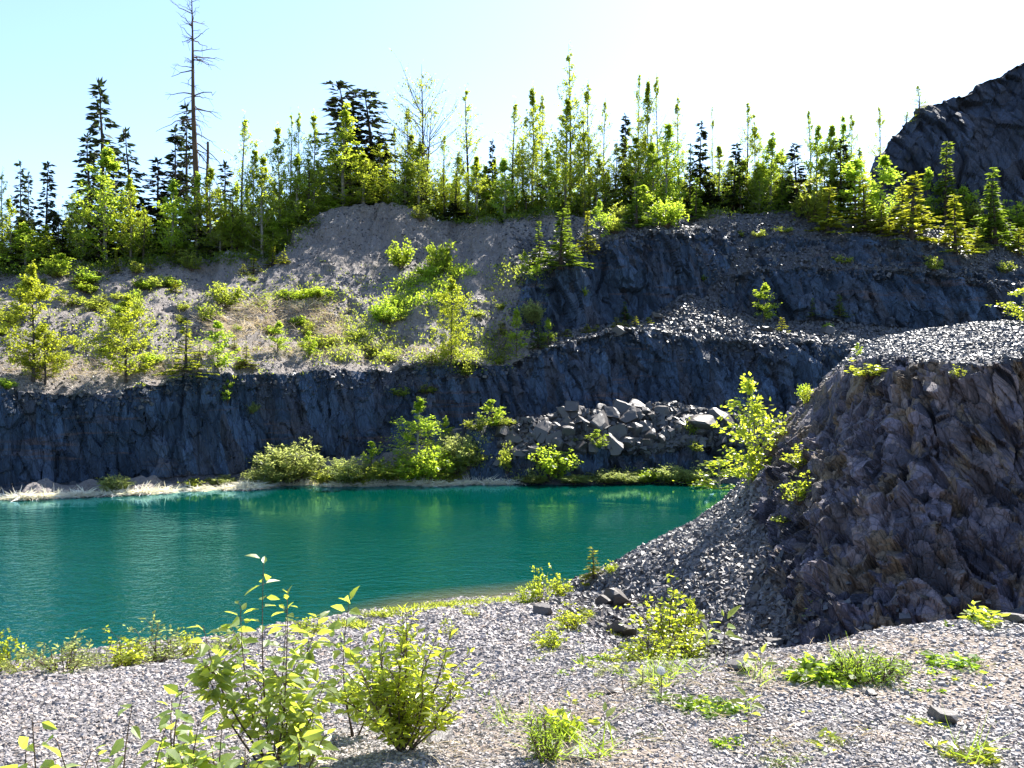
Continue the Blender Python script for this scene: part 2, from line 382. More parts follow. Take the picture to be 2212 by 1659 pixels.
HPX = np.concatenate([np.linspace(1862, 2260, 300), np.linspace(2264, 3300, 140)])
H, ht = loft([bot, bm, top, bk, bk2], [50, 55, 14, 8], HPX)
hr, hc = H.shape[:2]
hn = grid_normals(H).reshape(-1, 3); hf = H.reshape(-1, 3)
edge = np.clip((np.broadcast_to(HPX, (hr, hc)).ravel() - 1862) / 40, 0, 1)
hd = 1.0 * blocks(hf, 4.5, AX, 61) + 0.55 * blocks(hf, 1.9, AX, 67) + 0.25 * blocks(hf, 0.9, AX, 71) + 0.6 * fbm(hf * 0.15, 4, 75)
htt = np.broadcast_to(ht[:, None], (hr, hc)).ravel()
hsc = sstep(1.95, 2.15, htt) * 0.8
hf2 = hf + hn * (hd * edge * (1 - 0.6 * hsc))[:, None] * np.array([1, 1, 0.7])
M_hill = mat_terrain('hill_rock', (0.1, 0.3, 0.0), (0.010, 0.018, 0.034), (0.034, 0.046, 0.074), (0.040, 0.040, 0.050), 0.8, False)
hill_me = mesh_from('rock_hill', hf2, [grid_faces(hr, hc)], M_hill, attrs={'rock': 1 - hsc, 'soil': hsc * 0, 'scree': hsc})
tag(obj('rock_hill', hill_me), 'dark slate hill rising at the upper right behind the conifers', kind='structure')

# ================================================================== near ground: terrace under the viewer, gravel bank to the lake
def curve(pts):
    a = np.array(pts, float); return lambda x: sum(np.interp(x + k, a[:, 0], a[:, 1]) for k in (-.12, -.04, .04, .12)) / 4
e_y = curve([(-60, 0.8), (-10, 2.2), (-2.15, 3.45), (-.6, 3.8), (.1, 4.15), (.75, 4.65), (1.1, 5.0), (1.7, 5.5), (2.8, 6.0), (3.7, 6.15), (8, 6.6), (60, 8)])
s_y = curve([(-60, 9), (-20, 16), (-10.9, 18.3), (-9.4, 18.7), (-7.3, 19.7), (-5.8, 20.8), (-4.7, 22.4), (-3.5, 23.6), (-1.9, 24.5), (.2, 25.3), (1.3, 26), (2.4, 24.2), (5, 21.5), (10, 20), (20, 19), (60, 19)])
s_z = curve([(-60, 0), (.2, 0), (1.3, 0.1), (2.4, .45), (5, .7), (10, .85), (20, 1.0), (60, 1.2)])
m_t = curve([(-60, .5), (-1, .5), (1, .42), (2.2, .25), (4, .2), (60, .2)])
m_z = curve([(-60, 2.35), (-1, 2.3), (.6, 2.35), (1.6, 2.0), (2.6, 1.6), (4, 1.35), (60, 1.4)])
gx = np.concatenate([np.linspace(-60, -16, 50)[:-1], np.linspace(-16, -5, 130)[:-1], np.linspace(-5, 8, 330)[:-1], np.linspace(8, 22, 60)[:-1], np.linspace(22, 60, 24)])
def ground_profile(x):
    e, s, z1 = e_y(x), s_y(x), s_z(x)
    m = e + (s - e) * m_t(x)
    ys = [np.full_like(x, -25), np.full_like(x, -6), e - 1.6, e - 0.15, e + .45, m, s, s + 5, s + 16]
    zs = [np.full_like(x, 4.6), np.full_like(x, 4.45), np.full_like(x, 4.40), np.full_like(x, 4.38), np.full_like(x, 4.24), m_z(x), z1, z1 - 1.3, z1 - 4]
    return ys, zs
ys, zs = ground_profile(gx)
RW = [3, 26, 30, 16, 90, 90, 24, 8]
GG, gt = [], []
for k in range(8):
    last = k == 7
    for t in np.linspace(0, 1, RW[k] + (1 if last else 0), endpoint=last):
        GG.append(np.stack([gx, ys[k] + (ys[k + 1] - ys[k]) * t, zs[k] + (zs[k + 1] - zs[k]) * t], 1)); gt.append(k + t)
GG = np.array(GG); gt = np.array(gt)
for _ in range(3): GG[1:-1, :, 2] = GG[1:-1, :, 2] * .5 + (GG[:-2, :, 2] + GG[2:, :, 2]) * .25
g_r, g_c = GG.shape[:2]
gf = GG.reshape(-1, 3).copy(); gtt = np.broadcast_to(gt[:, None], (g_r, g_c)).ravel()
near = sstep(3, 12, gf[:, 1])
gf[:, 2] += (0.03 + 0.10 * near) * fbm(gf * np.array([.5, .5, 0]), 4, 81) + (0.012 + 0.03 * near) * fbm(gf * np.array([2.2, 2.2, 0]), 3, 86)
gsoil = (1 - sstep(4.0, 4.4, gtt)) * sstep(-.35, .35, fbm(gf * np.array([.8, .8, 0]), 4, 90) + 0.1) * sstep(-1.2, .2, gf[:, 0])

def mat_ground():
    m, nt, out = new_mat('gravel_ground'); n = N(nt)
    p = n.pos()
    cell = nt.nodes.new('ShaderNodeTexVoronoi'); nt.links.new(n.mapping(p, (1, 1, 1)), cell.inputs['Vector']); cell.inputs['Scale'].default_value = 26
    sep = nt.nodes.new('ShaderNodeSeparateColor'); nt.links.new(cell.outputs['Color'], sep.inputs[0])
    ed = n.voro(p, 26, 'DISTANCE_TO_EDGE')
    col = n.mix(sep.outputs[0], (0.12, 0.11, 0.105), (0.30, 0.275, 0.265))
    col = n.mix(n.ramp(ed, [(0.0, 1.0), (0.10, 0.0)]), col, (0.05, 0.045, 0.05))
    so_ = n.mix(n.noise(p, 9, 5, .7), (0.14, 0.105, 0.08), (0.33, 0.27, 0.22))
    ff = n.math('ADD', n.attr('soil'), n.math('MULTIPLY', n.math('SUBTRACT', n.noise(p, 3, 5, .75), .5), 1.0))
    col = n.mix(n.ramp(ff, [(.45, 0.0), (.62, 0.9)]), col, so_)
    wet = nt.nodes.new('ShaderNodeSeparateXYZ'); nt.links.new(p, wet.inputs[0])
    col = n.mix(n.ramp(n.math('ADD', wet.outputs[2], n.math('MULTIPLY', n.noise(p, .8, 3), .25)), [(0.14, 0.75), (0.34, 0.0)]), col, (0.085, 0.070, 0.038))
    h = n.math('ADD', n.ramp(ed, [(0.0, 0.0), (0.2, 1.0)]), n.math('MULTIPLY', n.noise(p, 60, 4), .6))
    nt.links.new(n.principled(col, .8, .3, n.bump(h, .8, .02)), out.inputs[0]); return m
M_ground = mat_ground()
ground_me = mesh_from('gravel_bank', gf, [grid_faces(g_r, g_c)], M_ground, attrs={'soil': gsoil})
tag(obj('gravel_bank', ground_me), 'gravel terrace and bank of grey slate chips sloping to the lake', kind='structure')

# ================================================================== the near rock knoll with its scree apron
K = [line((1190, 1300, 25.8), (1250, 1292, 24.6), (1300, 1290, 23), (1400, 1320, 20.3), (1500, 1340, 18.6), (1600, 1350, 17.6), (1650, 1400, 17.0), (1700, 1430, 16.4), (1800, 1450, 15.0), (2000, 1465, 14.2), (2212, 1470, 13.8), (2600, 1475, 13.6), (3400, 1480, 13.6)),
     line((1190, 1286, 25.9), (1250, 1260, 25.2), (1300, 1242, 24.6), (1400, 1218, 23), (1500, 1190, 22.4), (1600, 1152, 22), (1640, 1140, 21.6), (1670, 1180, 20.2), (1690, 1262, 18.8), (1720, 1340, 17.4), (1800, 1375, 15.8), (2000, 1392, 14.9), (2212, 1398, 14.4), (2600, 1400, 14.2), (3400, 1400, 14.2)),
     line((1190, 1284, 26), (1250, 1254, 25.5), (1300, 1237, 25.2), (1400, 1192, 25), (1500, 1152, 25.3), (1600, 1088, 25), (1630, 1050, 24.4), (1650, 1030, 23.4), (1700, 1040, 21.2), (1800, 1050, 19.2), (1900, 1050, 18), (2000, 1050, 17.2), (2212, 1060, 16.6), (2600, 1060, 16.2), (3400, 1060, 16)),
     line((1190, 1283, 26.1), (1250, 1250, 25.8), (1300, 1233, 25.8), (1400, 1178, 26.4), (1500, 1128, 27.2), (1600, 1062, 26.6), (1640, 1000, 26.2), (1652, 958, 26.0), (1690, 920, 25.0), (1740, 872, 24.0), (1790, 822, 22.8), (1820, 790, 21.8), (1870, 768, 20.6), (1961, 768, 19.0), (2044, 780, 18.2), (2141, 784, 17.6), (2212, 764, 17.4), (2600, 740, 17), (3400, 730, 17)),
     line((1190, 1282, 26.2), (1250, 1247, 26), (1300, 1231, 26.2), (1400, 1174, 27.4), (1500, 1122, 28.6), (1560, 1080, 29), (1640, 996, 27.4), (1652, 955, 26.9), (1690, 917, 26.2), (1740, 868, 25.6), (1790, 818, 25.2), (1815, 788, 25.2), (1850, 754, 25.2), (1900, 727, 25.4), (1980, 711, 25.8), (2100, 697, 26), (2212, 690, 26), (2600, 680, 26), (3400, 675, 26))]
K.append(offs(K[4], 2.5, -1.2)); K.append(offs(K[4], 9, -6)); K[6][:, 1] = HY + (EYE + 1.5) / K[6][:, 2] * F
K[0] = offs(K[0], -0.8, -0.9)
KPX = np.concatenate([np.linspace(1190, 2260, 520), np.linspace(2264, 3400, 160)])
KG, kt = loft(K, [40, 75, 85, 40, 12, 16], KPX)
kr, kc = KG.shape[:2]
for _ in range(2): KG[1:-1] = KG[1:-1] * .5 + (KG[:-2] + KG[2:]) * .25
kn = grid_normals(KG).reshape(-1, 3); kf = KG.reshape(-1, 3); ktt = np.broadcast_to(kt[:, None], (kr, kc)).ravel(); kpx = np.broadcast_to(KPX, (kr, kc)).ravel()
kw = fbm(kf * .5, 4, 101)
# which part is living rock: the face from its foot to the rim, right of the scree apron
face = sstep(.75, 1.1, ktt + .12 * kw + .6 * sstep(1690, 1760, kpx)) * (1 - sstep(2.92, 3.08, ktt + .05 * kw) * sstep(1780, 1860, kpx + 20 * kw)) * sstep(1615, 1665, kpx + 14 * kw)
top_sc = sstep(2.95, 3.1, ktt)
AK = np.array([[0.93, 0.12, 0.36], [0.0, 0.97, -0.15], [-0.07, 0.015, 0.175]])
kd = face * (0.20 * blocks(kf, 1.1, AK, 111, 1.5) + 0.17 * blocks(kf, .5, AK, 117, 1.6) + 0.12 * blocks(kf, .24, AK, 121, 1.6) + .20 * kw)
kd += (1 - face) * (.10 * kw + .05 * blocks(kf, .4, np.eye(3), 131))
kfix = np.clip((kpx - 1190) / 80, 0.05, 1) * (1 - .75 * sstep(2.3, 2.9, ktt) * (1 - sstep(3.6, 4.4, ktt)) * (1 - sstep(1850, 1900, kpx)))
kf2 = kf + kn * (kd * kfix)[:, None] * np.array([1, 1, .8])
M_knoll = mat_terrain('knoll_rock', (0.1, -0.37, 0.0), (0.026, 0.027, 0.042), (0.125, 0.110, 0.140), (0.210, 0.150, 0.092), 2.0, False)
knoll_me = mesh_from('rock_knoll', kf2, [grid_faces(kr, kc)], M_knoll, attrs={'rock': face, 'soil': 0 * face, 'scree': 1 - face})
tag(obj('rock_knoll', knoll_me), 'near slate knoll with a shaded broken rock face and gravel top', kind='structure')

# ================================================================== lake, and the land sheet under everything
def mat_water():
    m, nt, out = new_mat('lake_water'); n = N(nt)
    p = n.pos()
    sep = nt.nodes.new('ShaderNodeSeparateXYZ'); nt.links.new(p, sep.inputs[0])
    rip = n.noise(n.mapping(p, (1.0, 1.2, 1), (0, 0, .25)), 2.4, 3, .55)
    rip2 = n.noise(n.mapping(p, (1.0, 1.3, 1), (0, 0, -.15)), 6.0, 2, .5)
    swell = n.noise(n.mapping(p, (1.0, 1.6, 1), (0, 0, .1)), .55, 2, .5)
    # breeze on the near half, calmer water under the far cliffs
    breeze = n.ramp(n.math('ADD', n.math('MULTIPLY', sep.outputs[1], .018), n.math('MULTIPLY', n.noise(n.mapping(p, (.5, 1, 1)), .12, 3), .35)), [(0.72, 1.0), (1.08, 0.03)])
    h = n.math('ADD', n.math('MULTIPLY', rip, 1.0), n.math('ADD', n.math('MULTIPLY', rip2, .35), n.math('MULTIPLY', swell, .8)))
    h = n.math('MULTIPLY', h, breeze)
    nrm = n.bump(h, 1.0, .085)
    # body colour of glacial-green water: shallower and paler by the near shore
    col = n.mix(n.noise(p, .06, 2), (0.0, 0.036, 0.0235), (0.0, 0.042, 0.034))
    sh = nt.nodes.new('ShaderNodeAttribute'); sh.attribute_name = 'shallow'
    col = n.mix(sh.outputs['Fac'], col, (0.10, 0.085, 0.045))
    df = nt.nodes.new('ShaderNodeBsdfDiffuse'); nt.links.new(col, df.inputs[0])
    gl = nt.nodes.new('ShaderNodeBsdfGlossy'); gl.inputs['Roughness'].default_value = .06; gl.inputs[0].default_value = (.42, .78, 1.0, 1); nt.links.new(nrm, gl.inputs['Normal'])
    fr = nt.nodes.new('ShaderNodeFresnel'); fr.inputs['IOR'].default_value = 1.33; nt.links.new(nrm, fr.inputs['Normal'])
    mx = nt.nodes.new('ShaderNodeMixShader'); nt.links.new(n.math('MINIMUM', n.math('MULTIPLY', fr.outputs[0], 1.0), .55), mx.inputs[0])
    nt.links.new(df.outputs[0], mx.inputs[1]); nt.links.new(gl.outputs[0], mx.inputs[2])
    nt.links.new(mx.outputs[0], out.inputs[0]); return m
wx, wy = np.meshgrid(np.linspace(-90, 90, 361), np.linspace(2, 76, 297))
shal = np.clip(1 - (wy - s_y(wx)) / 2.2, 0, 1) * .9 * (wx < 2.2) * sstep(-7, -2, wx)
water_me = mesh_from('lake_water', np.stack([wx.ravel(), wy.ravel(), 0 * wx.ravel()], 1), [grid_faces(297, 361)], mat_water(), smooth=True, attrs={'shallow': shal.ravel()})
tag(obj('lake_water', water_me), 'turquoise green quarry lake with light ripples', kind='structure')
b = 2500.0
land_me = mesh_from('ground', np.array([(-b, -b, -4.5), (b, -b, -4.5), (b, b, -4.5), (-b, b, -4.5)]), [np.array([[0, 1, 2, 3]])], M_ground, attrs={'soil': np.ones(4)})
tag(obj('ground', land_me), 'flat ground reaching the horizon', kind='structure')

def tree_of(me):
    nvv = len(me.vertices); co = np.empty(nvv * 3, np.float32); me.vertices.foreach_get('co', co)
    ix = np.empty(len(me.loops), np.int32); me.loops.foreach_get('vertex_index', ix)
    return BVHTree.FromPolygons(co.reshape(-1, 3).tolist(), ix.reshape(-1, 4).tolist())
BV = {'far': tree_of(far_me), 'near': tree_of(ground_me), 'knoll': tree_of(knoll_me), 'hill': tree_of(hill_me)}
def hit(px, py, which=('near', 'knoll', 'far', 'hill')):
    """where the line of sight through a measured direction meets the land"""
    o = Vector((0, 0, EYE)); d = Vector(P(px, py, 1.0)) - o; d.normalize(); best = None
    for k in which:
        h = BV[k].ray_cast(o, d)
        if h[0] is not None and (best is None or h[3] < best[1]): best = (h[0], h[3])
    return best[0] if best else None
def drop(x, y, which=('near', 'knoll', 'far', 'hill')):
    best = None
    for k in which:
        h = BV[k].ray_cast(Vector((x, y, 90)), Vector((0, 0, -1)))
        if h[0] is not None and (best is None or h[0].z > best.z): best = h[0]
    return best
# ================================================================== plant kits
M_bark_dark = mat_bark('dark_bark', (0.030, 0.024, 0.020), (0.085, 0.065, 0.050))
M_bark_pale = mat_bark('pale_bark', (0.10, 0.09, 0.075), (0.26, 0.24, 0.20), 4)
M_bark_twig = mat_bark('twig_bark', (0.05, 0.032, 0.022), (0.12, 0.085, 0.055), 20)
M_bark_dead = mat_bark('dead_wood', (0.045, 0.030, 0.020), (0.13, 0.085, 0.050), 3)
L_dark = mat_leaf('dark_needles', (0.010, 0.018, 0.010), (0.025, 0.038, 0.014), 0.25, (0.05, 0.07, 0.015), 0.2, .6)
L_con = mat_leaf('green_needles', (0.020, 0.045, 0.010), (0.055, 0.095, 0.016), 0.55, (0.32, 0.42, 0.03), 0.25, .5)
L_gold = mat_leaf('golden_needles', (0.052, 0.076, 0.010), (0.112, 0.126, 0.016), 0.6, (0.56, 0.56, 0.04), 0.25, .5)
L_asp = mat_leaf('aspen_leaves', (0.045, 0.085, 0.014), (0.095, 0.128, 0.022), 0.64, (0.58, 0.62, 0.08), 0.35, .4)
L_yel = mat_leaf('yellow_green_leaves', (0.055, 0.092, 0.010), (0.098, 0.130, 0.014), 0.66, (0.68, 0.72, 0.05), 0.35, .4)
L_pop = mat_leaf('poplar_leaves', (0.040, 0.075, 0.010), (0.085, 0.122, 0.014), 0.66, (0.68, 0.76, 0.06), 0.35, .4)
L_lime = mat_leaf('lime_leaves', (0.060, 0.120, 0.010), (0.120, 0.170, 0.018), 0.64, (0.64, 0.78, 0.07), 0.35, .4)
L_wil = mat_leaf('grey_willow_leaves', (0.080, 0.110, 0.040), (0.150, 0.172, 0.075), 0.6, (0.62, 0.68, 0.20), 0.35, .45)
L_near = mat_leaf('near_leaves', (0.065, 0.110, 0.020), (0.120, 0.160, 0.040), 0.55, (0.72, 0.78, 0.08), 1.0, .42)
L_fresh = mat_leaf('fresh_shrub_leaves', (0.080, 0.130, 0.012), (0.140, 0.170, 0.02), 0.62, (0.76, 0.82, 0.06), 0.8, .32)
L_weed = mat_leaf('weed_leaves', (0.040, 0.095, 0.012), (0.090, 0.140, 0.018), 0.6, (0.50, 0.68, 0.05), 0.4, .4)
L_straw = mat_leaf('dry_straw', (0.28, 0.20, 0.155), (0.56, 0.47, 0.40), 0.25, (0.45, 0.37, 0.28), 0.25, .6)
L_reed = mat_leaf('bleached_reed', (0.55, 0.50, 0.44), (0.80, 0.76, 0.70), 0.3, (0.7, 0.66, 0.58), 0.4, .5)

def rng(seed): return np.random.default_rng(seed)

def tubes(paths, radii, sides=3):
    """paths (n,k,3), radii (n,k) -> closed-round tapered tubes"""
    n, k, _ = paths.shape
    t = NRM(np.gradient(paths, axis=1))
    ref = np.where(np.abs(t[..., 2:3]) > .9, np.array([1.0, 0, 0]), np.array([0, 0, 1.0]))
    a = NRM(np.cross(t, ref)); b = np.cross(t, a)
    ang = np.arange(sides) / sides * 2 * math.pi
    V = paths[:, :, None] + radii[..., None, None] * (a[:, :, None] * np.cos(ang)[:, None] + b[:, :, None] * np.sin(ang)[:, None])
    base = (np.arange(n) * k * sides)[:, None, None]
    i = np.arange(k - 1)[None, :, None] * sides; j = np.arange(sides)[None, None, :]; j2 = (j + 1) % sides
    Fq = np.stack([base + i + j, base + i + j2, base + i + sides + j2, base + i + sides + j], -1).reshape(-1, 4)
    return V.reshape(-1, 3), Fq

def join(parts):
    Vs, Fs, o = [], [], 0
    for V, Fq in parts:
        Vs.append(V); Fs.append(Fq + o); o += len(V)
    return np.concatenate(Vs), np.concatenate(Fs)

def blades4(c, d, nrm, L, Wd):
    """rhombic leaf: base, side, tip, side"""
    d = NRM(d); s = NRM(np.cross(d, nrm)); L = L[:, None]; Wd = Wd[:, None]; up = np.cross(s, d)
    V = np.stack([c, c + d * L * .45 + s * Wd * .5 + up * L * .06, c + d * L, c + d * L * .45 - s * Wd * .5 + up * L * .06], 1)
    return V.reshape(-1, 3), np.arange(len(c) * 4).reshape(-1, 4)

def leaf8(c, d, nrm, L, Wd, fold=.18, sag=.12):
    """near leaf: folded along the midrib, pointed, slightly drooping; 6 quads/tris kept as quads"""
    d = NRM(d); s = NRM(np.cross(d, nrm)); up = np.cross(s, d); L = L[:, None]; Wd = Wd[:, None]
    def pt(t, w, f): return c + d * L * t + s * Wd * w + up * (Wd * f - L * sag * t * t)
    V = np.stack([pt(0, 0, 0), pt(.3, .5, fold), pt(.3, 0, 0), pt(.3, -.5, fold), pt(.65, .36, fold * .8), pt(.65, 0, 0), pt(.65, -.36, fold * .8), pt(1, 0, 0),
                  pt(.08, .16, fold * .4), pt(.08, -.16, fold * .4), pt(.88, .12, fold * .3), pt(.88, -.12, fold * .3)], 1)
    q = np.array([[0, 8, 1, 2], [0, 2, 3, 9], [2, 1, 4, 5], [3, 2, 5, 6], [5, 4, 10, 7], [6, 5, 7, 11]])
    return V.reshape(-1, 3), (q[None] + (np.arange(len(c)) * 12)[:, None, None]).reshape(-1, 4)

def rdir(R, n): return NRM(R.normal(size=(n, 3)))

def conifer(seed, h, w, ragged=.35, droop=.35, levels=None, spray=1.0, bare=.04, dens=1.0, shape=.85, flat_top=0, tier=.25):
    """spruce or fir: whorls of drooping boughs carrying flat sprays"""
    R = rng(seed); levels = levels or int(h / .42)
    lean = R.normal(size=2) * .012 * h
    tz = np.linspace(0, h, 8); tp = np.stack([lean[0] * (tz / h) ** 2 + .02 * h * .1 * np.sin(tz), lean[1] * (tz / h) ** 2, tz], 1)
    tr = [tubes(tp[None], (np.linspace(1, .06, 8) * (.012 * h + .02))[None], 6)]
    zs = np.sort(R.uniform(bare, .985, int(levels * 5.5 * dens))); n = len(zs)
    zs = np.clip(np.round(zs * levels) / levels + R.normal(size=n) * tier / levels, bare, .99)
    az = R.uniform(0, 2 * math.pi, n)
    gap = .72 + .28 * np.sin(zs * levels * .55 + seed) + R.normal(size=n) * .1      # some whorls are short
    prof = (1 - zs) ** shape * (1 - .35 * np.exp(-((zs - bare) / .06) ** 2)) + .03
    if flat_top: prof = np.where(zs > .86, .30 * R.uniform(.5, 1.2, n) + .1, prof)
    L = w * .5 * prof * np.clip(1 - ragged + ragged * 1.5 * R.random(n), .15, 1.3) * (1 - .5 * ragged + .5 * ragged * gap)
    out = np.stack([np.cos(az), np.sin(az), 0 * az], 1)
    t = np.linspace(0, 1, 4)[None, :, None]
    rise = (.45 * zs - .12)[:, None, None]
    path = np.stack([np.interp(zs * h, tz, tp[:, 0]), np.interp(zs * h, tz, tp[:, 1]), zs * h], 1)[:, None] + out[:, None] * (L[:, None, None] * t) \
        + np.array([0, 0, 1.0]) * (L[:, None, None] * (rise * t - droop * t * t + .22 * droop * t ** 4 * 2))
    rad = np.linspace(1, .25, 4)[None] * (.010 * L + .008)[:, None]
    tr.append(tubes(path, rad, 3))
    m = np.maximum(3, (L / (.17 * spray) * 2.6).astype(int)); bi = np.repeat(np.arange(n), m)
    tt = R.uniform(.12, 1, len(bi)) ** .8; f = tt * 3; k = np.minimum(f.astype(int), 2); f = (f - k)[:, None]
    c = path[bi, k] * (1 - f) + path[bi, k + 1] * f
    d0 = NRM(path[bi, k + 1] - path[bi, k]); side = np.cross(d0, [0, 0, 1.0]) * np.where(R.random(len(bi)) < .5, 1, -1)[:, None]
    d = d0 * R.uniform(.4, 1.0, (len(bi), 1)) + side * R.uniform(.2, .9, (len(bi), 1)) + np.array([0, 0, -1]) * R.uniform(-.15, .55, (len(bi), 1))
    nn = NRM(np.array([0, 0, 1.0]) + .7 * R.normal(size=(len(bi), 3)))
    Ls = spray * R.uniform(.26, .55, len(bi)) * (1.1 - .35 * tt)
    cr = blades4(c, d, nn, Ls, Ls * R.uniform(.34, .6, len(bi)))
    # leader tuft
    q = 10; cz = np.stack([np.full(q, tp[-1, 0]), np.full(q, tp[-1, 1]), h * (1 - .05 * R.random(q))], 1)
    tuft = blades4(cz, np.stack([R.normal(size=q) * .3, R.normal(size=q) * .3, np.ones(q)], 1), rdir(R, q), np.full(q, .035 * h * spray), np.full(q, .01 * h))
    return join(tr), join([cr, tuft])

def broadleaf(seed, h, w, cb=.2, rise=1.0, nb=34, twigs=6, per=9, ls=.2, round_=.5, forks=1, spread=.10, trunk_r=.011, cone=.0):
    """poplar, aspen, birch: ascending branches, twigs, loose leaves with gaps"""
    R = rng(seed); tr, ends = [], []
    for fk in range(forks):
        k = 8; tz = np.linspace(0, 1, k)
        ang = R.uniform(0, 2 * math.pi); sp = (0 if fk == 0 else R.uniform(.12, .25) * w)
        hh = h * (1 if fk == 0 else R.uniform(.7, .93))
        tp = np.stack([np.cos(ang) * sp * tz ** .8 + .012 * h * np.sin(tz * 5 + seed + fk) * tz, np.sin(ang) * sp * tz ** .8 + .012 * h * np.cos(tz * 4 + seed) * tz, hh * tz], 1)
        tr.append(tubes(tp[None], ((1 - .93 * tz) * (trunk_r * h + .008))[None], 6))
        n = max(5, int(nb / (1 + .5 * fk)))
        t0 = cb + (0.97 - cb) * np.sort(R.random(n)) ** 1.25
        st = np.stack([np.interp(t0, tz, tp[:, i]) for i in range(3)], 1)
        az = R.uniform(0, 2 * math.pi, n)
        u = (t0 - cb) / (1 - cb)
        prof = np.sin(np.clip(u * .9 + .10, 0, 1) * math.pi) ** round_ * (1 - .55 * u) + .05
        prof = prof * (1 - cone) + cone * ((1 - u) ** .8 * np.clip(.55 + 3 * u, 0, 1) * .85 + .05)
        L = w * .62 * prof * R.uniform(.55, 1.15, n) * np.clip((1 - u) * 3.2, .45, 1)
        el = rise * R.uniform(.55, 1.15, n) * (0.65 + .45 * u)
        o = np.stack([np.cos(az) * np.cos(el), np.sin(az) * np.cos(el), np.sin(el)], 1)
        t = np.linspace(0, 1, 5)[None, :, None]
        path = st[:, None] + o[:, None] * L[:, None, None] * t + np.array([0, 0, 1.0]) * (L[:, None, None] * .22 * t * t) + R.normal(size=(n, 5, 3)) * .03 * L[:, None, None] * t
        tr.append(tubes(path, (1 - .8 * t[..., 0]) * (.011 * L + .0045 * (h / 10) ** .5)[:, None], 3))
        bi = np.repeat(np.arange(n), twigs); tt = R.uniform(.2, 1, len(bi)); f = tt * 4; kk = np.minimum(f.astype(int), 3); f = (f - kk)[:, None]
        ts = path[bi, kk] * (1 - f) + path[bi, kk + 1] * f
        td = NRM(NRM(path[bi, -1] - path[bi, 0]) + .75 * R.normal(size=(len(bi), 3)) + [0, 0, .25])
        tl = (L[bi] * .34 + .012 * w) * R.uniform(.4, 1.1, len(bi))
        tpth = ts[:, None] + td[:, None] * tl[:, None, None] * np.linspace(0, 1, 3)[None, :, None]
        tr.append(tubes(tpth, np.linspace(1, .4, 3)[None] * (.004 * (h / 10) ** .5 + .001) * np.ones((len(bi), 1)), 3))
        ends.append((ts, td, tl))
        # a few leaves right along the leader
        lead = np.stack([np.interp(np.linspace(.86, .99, 4), tz, tp[:, i]) for i in range(3)], 1)
        ends.append((lead, np.tile([0, 0, 1.0], (4, 1)) + R.normal(size=(4, 3)) * .15, np.full(4, .03 * h)))
    ts = np.concatenate([e[0] for e in ends]); td = np.concatenate([e[1] for e in ends]); tl = np.concatenate([e[2] for e in ends])
    keep = R.random(len(ts)) > .12; ts, td, tl = ts[keep], td[keep], tl[keep]
    li = np.repeat(np.arange(len(ts)), np.maximum(2, (per * R.uniform(.3, 1.5, len(ts))).astype(int)))
    c = ts[li] + td[li] * (tl[li] * R.uniform(.1, 1.15, len(li)))[:, None] + R.normal(size=(len(li), 3)) * spread * ls * 4
    d = NRM(td[li] * .5 + rdir(R, len(li)) * .9 + [0, 0, -.25]); Ls = ls * R.uniform(.65, 1.3, len(li))
    return join(tr), blades4(c, d, rdir(R, len(li)) + [0, 0, .6], Ls, Ls * R.uniform(.5, .75, len(li)))

def shrub(seed, h, w, stems=14, twigs=8, per=7, ls=.12, upright=.6, narrow=.4, droop=.15):
    """many stems from one root, leaves along the outer two thirds"""
    R = rng(seed); n = stems
    az = R.uniform(0, 2 * math.pi, n); out = R.random(n) ** .6
    L = h * (1 - .35 * out) * R.uniform(.7, 1.08, n)
    o = np.stack([np.cos(az) * out * w / (2 * h) * 1.1, np.sin(az) * out * w / (2 * h) * 1.1, np.full(n, 1.0)], 1)
    t = np.linspace(0, 1, 6)[None, :, None]
    root = np.stack([np.cos(az), np.sin(az), 0 * az], 1) * .04 * w
    path = root[:, None] + o[:, None] * L[:, None, None] * t * np.array([1, 1, 1.0]) + R.normal(size=(n, 6, 3)) * .025 * h * t
    path[..., 2] -= droop * h * (out[:, None] ** 2) * t[..., 0] ** 2
    tr = [tubes(path, (1 - .8 * t[..., 0]) * (.007 * h + .002) * np.ones((n, 1)), 4)]
    bi = np.repeat(np.arange(n), twigs); tt = R.uniform(.22, 1, len(bi)); f = tt * 5; kk = np.minimum(f.astype(int), 4); f = (f - kk)[:, None]
    ts = path[bi, kk] * (1 - f) + path[bi, kk + 1] * f
    td = NRM(NRM(path[bi, -1] - path[bi, 0]) * upright + .6 * R.normal(size=(len(bi), 3))); tl = h * .16 * R.uniform(.4, 1.2, len(bi))
    tr.append(tubes(ts[:, None] + td[:, None] * tl[:, None, None] * np.linspace(0, 1, 3)[None, :, None], np.linspace(1, .4, 3)[None] * (.0025 * h + .0008) * np.ones((len(bi), 1)), 3))
    li = np.repeat(np.arange(len(ts)), np.maximum(2, (per * R.uniform(.4, 1.4, len(ts))).astype(int)))
    c = ts[li] + td[li] * (tl[li] * R.uniform(0, 1.1, len(li)))[:, None] + R.normal(size=(len(li), 3)) * ls * .25
    d = NRM(td[li] * .8 + rdir(R, len(li)) * .8); Ls = ls * R.uniform(.6, 1.3, len(li))
    return join(tr), blades4(c, d, rdir(R, len(li)) + [0, 0, .5], Ls, Ls * narrow * R.uniform(.8, 1.3, len(li)))

